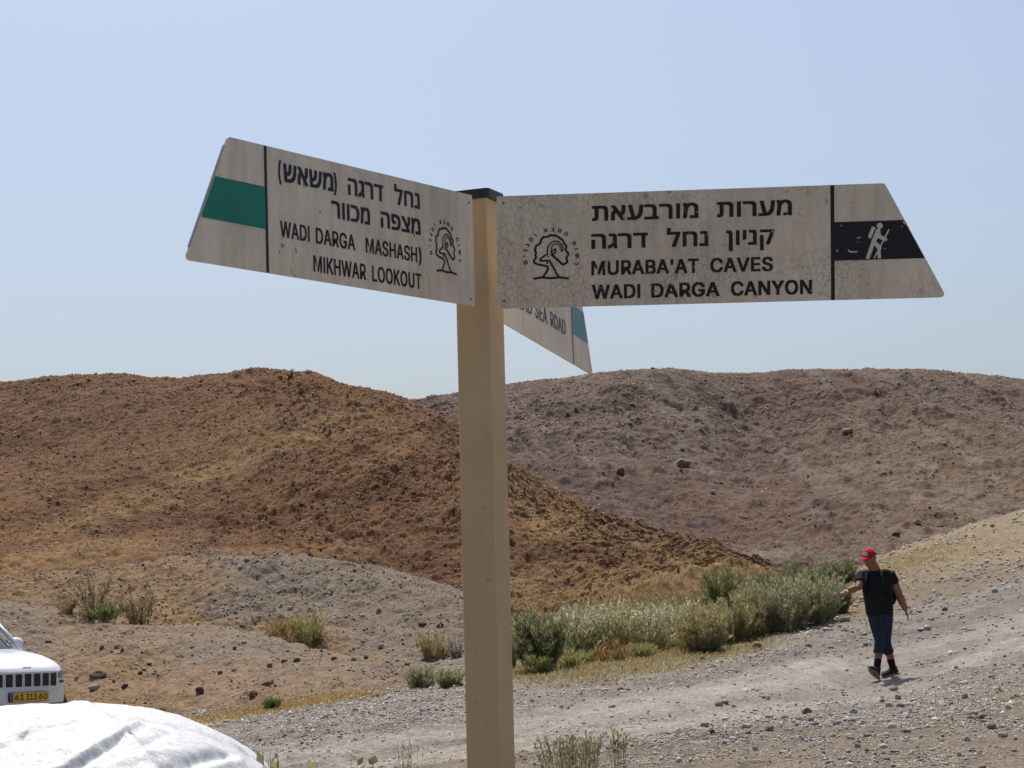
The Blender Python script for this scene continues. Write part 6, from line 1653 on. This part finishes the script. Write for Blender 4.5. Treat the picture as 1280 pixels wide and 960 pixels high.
# shirt: trunk and short sleeves
sh = Loft()
sh.tube([Vector((-.012, .0, .845)), Vector((-.012, 0, .93)), Vector((-.018, 0, 1.05)), Vector((-.03, 0, 1.18)), chest, Vector((-.045, 0, 1.36)), Vector((-.05, .0, 1.435))],
        [(.178, .150), (.186, .160), (.194, .172), (.200, .168), (.206, .152), (.170, .115), (.105, .085)], RT, 32)
for s0, e0, q in ((shR, elR, .62), (shL, elL, .46)):
    sh.ball(s0 + Vector((0, 0, -.012)), (.066, .070, .062)); sh.ball(s0.lerp(Vector((-.045, 0, s0.z + .05)), .35), (.100, .085, .060))
    sh.tube([s0.lerp(e0, -.1), s0.lerp(e0, q * .5), s0.lerp(e0, q)], [.072, .074, .075], None, 20)
shirt = sh.fused('t_shirt', M_SHIRT, .011, man, 5)
ns = Loft(); ns.tube([Vector((-.05, .0, 1.428)), Vector((-.055, -.004, 1.452))], [(.082, .074), (.074, .068)], RT, 24, False); ns.plain('collar', M_SHIRT, man)
# jeans rolled below the knee
je = Loft()
je.tube([hip + Vector((0, 0, .04)), hip + Vector((0, 0, -.06)), hip + Vector((-.002, 0, -.13))], [(.168, .122), (.170, .125), (.150, .115)], RT, 28)
for h_, k_, a_ in ((hpR, knR, akR), (hpL, knL, akL)):
    je.tube([h_, h_.lerp(k_, .5), k_, k_.lerp(a_, .32)], [.098, .088, .072, .066], None, 20)
je.fused('jeans', M_JEANS, .010, man, 4)
for k_, a_ in ((knR, akR), (knL, akL)):
    cu = Loft(); cu.tube([k_.lerp(a_, .27), k_.lerp(a_, .29), k_.lerp(a_, .40), k_.lerp(a_, .42)], [.066, .071, .071, .064], None, 22, False); cu.plain('rolled_cuff', M_JEANS, man)
    so = Loft(); so.tube([k_.lerp(a_, .62), k_.lerp(a_, .64), k_.lerp(a_, .85), a_ + Vector((0, 0, -.02))], [.045, .050, .046, .048], None, 18); so.plain('sock', M_SOCK, man)
def shoe(a_, td, name='shoe'):
    td = td.normalized(); up = Vector((0, 0, 1)); up = (up - td * up.dot(td)).normalized(); sd = td.cross(up)
    heel = a_ - td * .055 - up * .065
    L = Loft()
    L.tube([heel - td * .005 + up * .03, heel + td * .05 + up * .045, heel + td * .13 + up * .035, heel + td * .21 + up * .024, heel + td * .262 + up * .014],
           [(.036, .040), (.044, .058), (.048, .045), (.048, .032), (.030, .018)], sd, 20)
    L.tube([a_ + up * .045, a_ - up * .03], [.054, .052], None, 18)
    o = L.fused(name, M_SHOE, .008, man, 3)
    bm = bmesh.new(); lo = []; hi = []
    for k in range(28):
        th = 2 * PI * k / 28; y = math.cos(th); x = math.sin(th)
        ln = .105 + y * .165; w = (.048 if y > -.2 else .042) * (1 - .25 * max(0, y) ** 4)
        p = heel + td * ln + sd * x * w
        hi.append(bm.verts.new(p + up * .012)); lo.append(bm.verts.new(p - up * .014))
    for k in range(28): bm.faces.new((lo[k], lo[(k+1) % 28], hi[(k+1) % 28], hi[k]))
    bm.faces.new(hi); bm.faces.new(lo[::-1])
    bm_obj('sole', bm, M_SOLE, o)
shoe(akR, Vector((-.52, -.72, .46)))
shoe(akL, Vector((-.84, -.50, -.10)))
# cap with brim and pale badge
cp = Loft(); cp.ball(head_pt(0, -.004, .036), (.092, .110, .098), HROT)
bmesh.ops.delete(cp.bm, geom=[v for v in cp.bm.verts if (v.co - HEAD).dot(hu) < .030], context='VERTS')
cap = cp.plain('cap', M_RED, man)
bm = bmesh.new(); top = []; bot = []
for i in range(7):
    rt_ = []; rb_ = []
    for k in range(17):
        th = -1.05 + 2.1 * k / 16; r = i / 6
        x = math.sin(th) * (.084 + .004 * r); f = math.cos(th) * (.100 + .085 * r) - .004
        u = .036 - .018 * r - .35 * x * x * (1 + 3 * r) 
        rt_.append(bm.verts.new(head_pt(x, f, u + .003))); rb_.append(bm.verts.new(head_pt(x, f, u - .003)))
    top.append(rt_); bot.append(rb_)
for i in range(6):
    for k in range(16):
        bm.faces.new((top[i][k], top[i][k+1], top[i+1][k+1], top[i+1][k])); bm.faces.new((bot[i][k+1], bot[i][k], bot[i+1][k], bot[i+1][k+1]))
for k in range(16): bm.faces.new((top[6][k], top[6][k+1], bot[6][k+1], bot[6][k])); bm.faces.new((top[0][k+1], top[0][k], bot[0][k], bot[0][k+1]))
bm_obj('brim', bm, M_RED, cap, True)
bm = bmesh.new()
g = []
for i in range(5):
    for k in range(7):
        th = -.42 + .84 * k / 6; u = .052 + .044 * i / 4; rr_ = math.sqrt(max(0, 1 - ((u - .036) / .098) ** 2))
        g.append(bm.verts.new(head_pt(math.sin(th) * .096 * rr_, math.cos(th) * .1145 * rr_ - .004, u)))
for i in range(4):
    for k in range(6): bm.faces.new((g[i*7+k], g[i*7+k+1], g[i*7+k+8], g[i*7+k+7]))
bm_obj('cap_badge', bm, mat_new('pale_badge', (.34, .33, .40), .7), cap)
wt = Loft(); dv_ = (wrL - elL).normalized(); wt.tube([wrL - dv_ * .030, wrL - dv_ * .006], [.033, .032], None, 18); wt.plain('wrist_band', M_SOCK, man)
# rucksack
pk = Loft(); bk = -FW
pk.tube([Vector((.0, 0, .98)) + bk * .20 + RT * .04, Vector((-.005, 0, 1.05)) + bk * .215 + RT * .04, Vector((-.01, 0, 1.2)) + bk * .215 + RT * .04, Vector((-.02, 0, 1.33)) + bk * .19 + RT * .03, Vector((-.03, 0, 1.40)) + bk * .165 + RT * .03],
        [(.12, .06), (.155, .085), (.165, .09), (.150, .075), (.09, .04)], RT, 28)
pack = bm_obj('backpack', pk.bm, M_PACK, None, True)
pack.location = man.location; pack.scale = man.scale
tag(pack, 'small dark green backpack on the back of the person in the red cap', 'backpack')
for sg in (1, -1):
    st_ = Loft(); c_ = RT * (.105 * sg)
    st_.tube([Vector((-.03, 0, 1.38)) + c_ + bk * .15, Vector((-.045, 0, 1.436)) + c_ * .85 + bk * .03, Vector((-.045, 0, 1.40)) + c_ + FW * .105, Vector((-.03, 0, 1.25)) + c_ * 1.15 + FW * .172, Vector((-.02, 0, 1.10)) + c_ * 1.5 + FW * .12, Vector((-.01, 0, 1.03)) + c_ * 1.6 + bk * .12],
             [(.008, .022)] * 6, Vector((0, 1, 0)) if False else None, 10)
    st_.plain('shoulder_strap', M_PACK, pack)
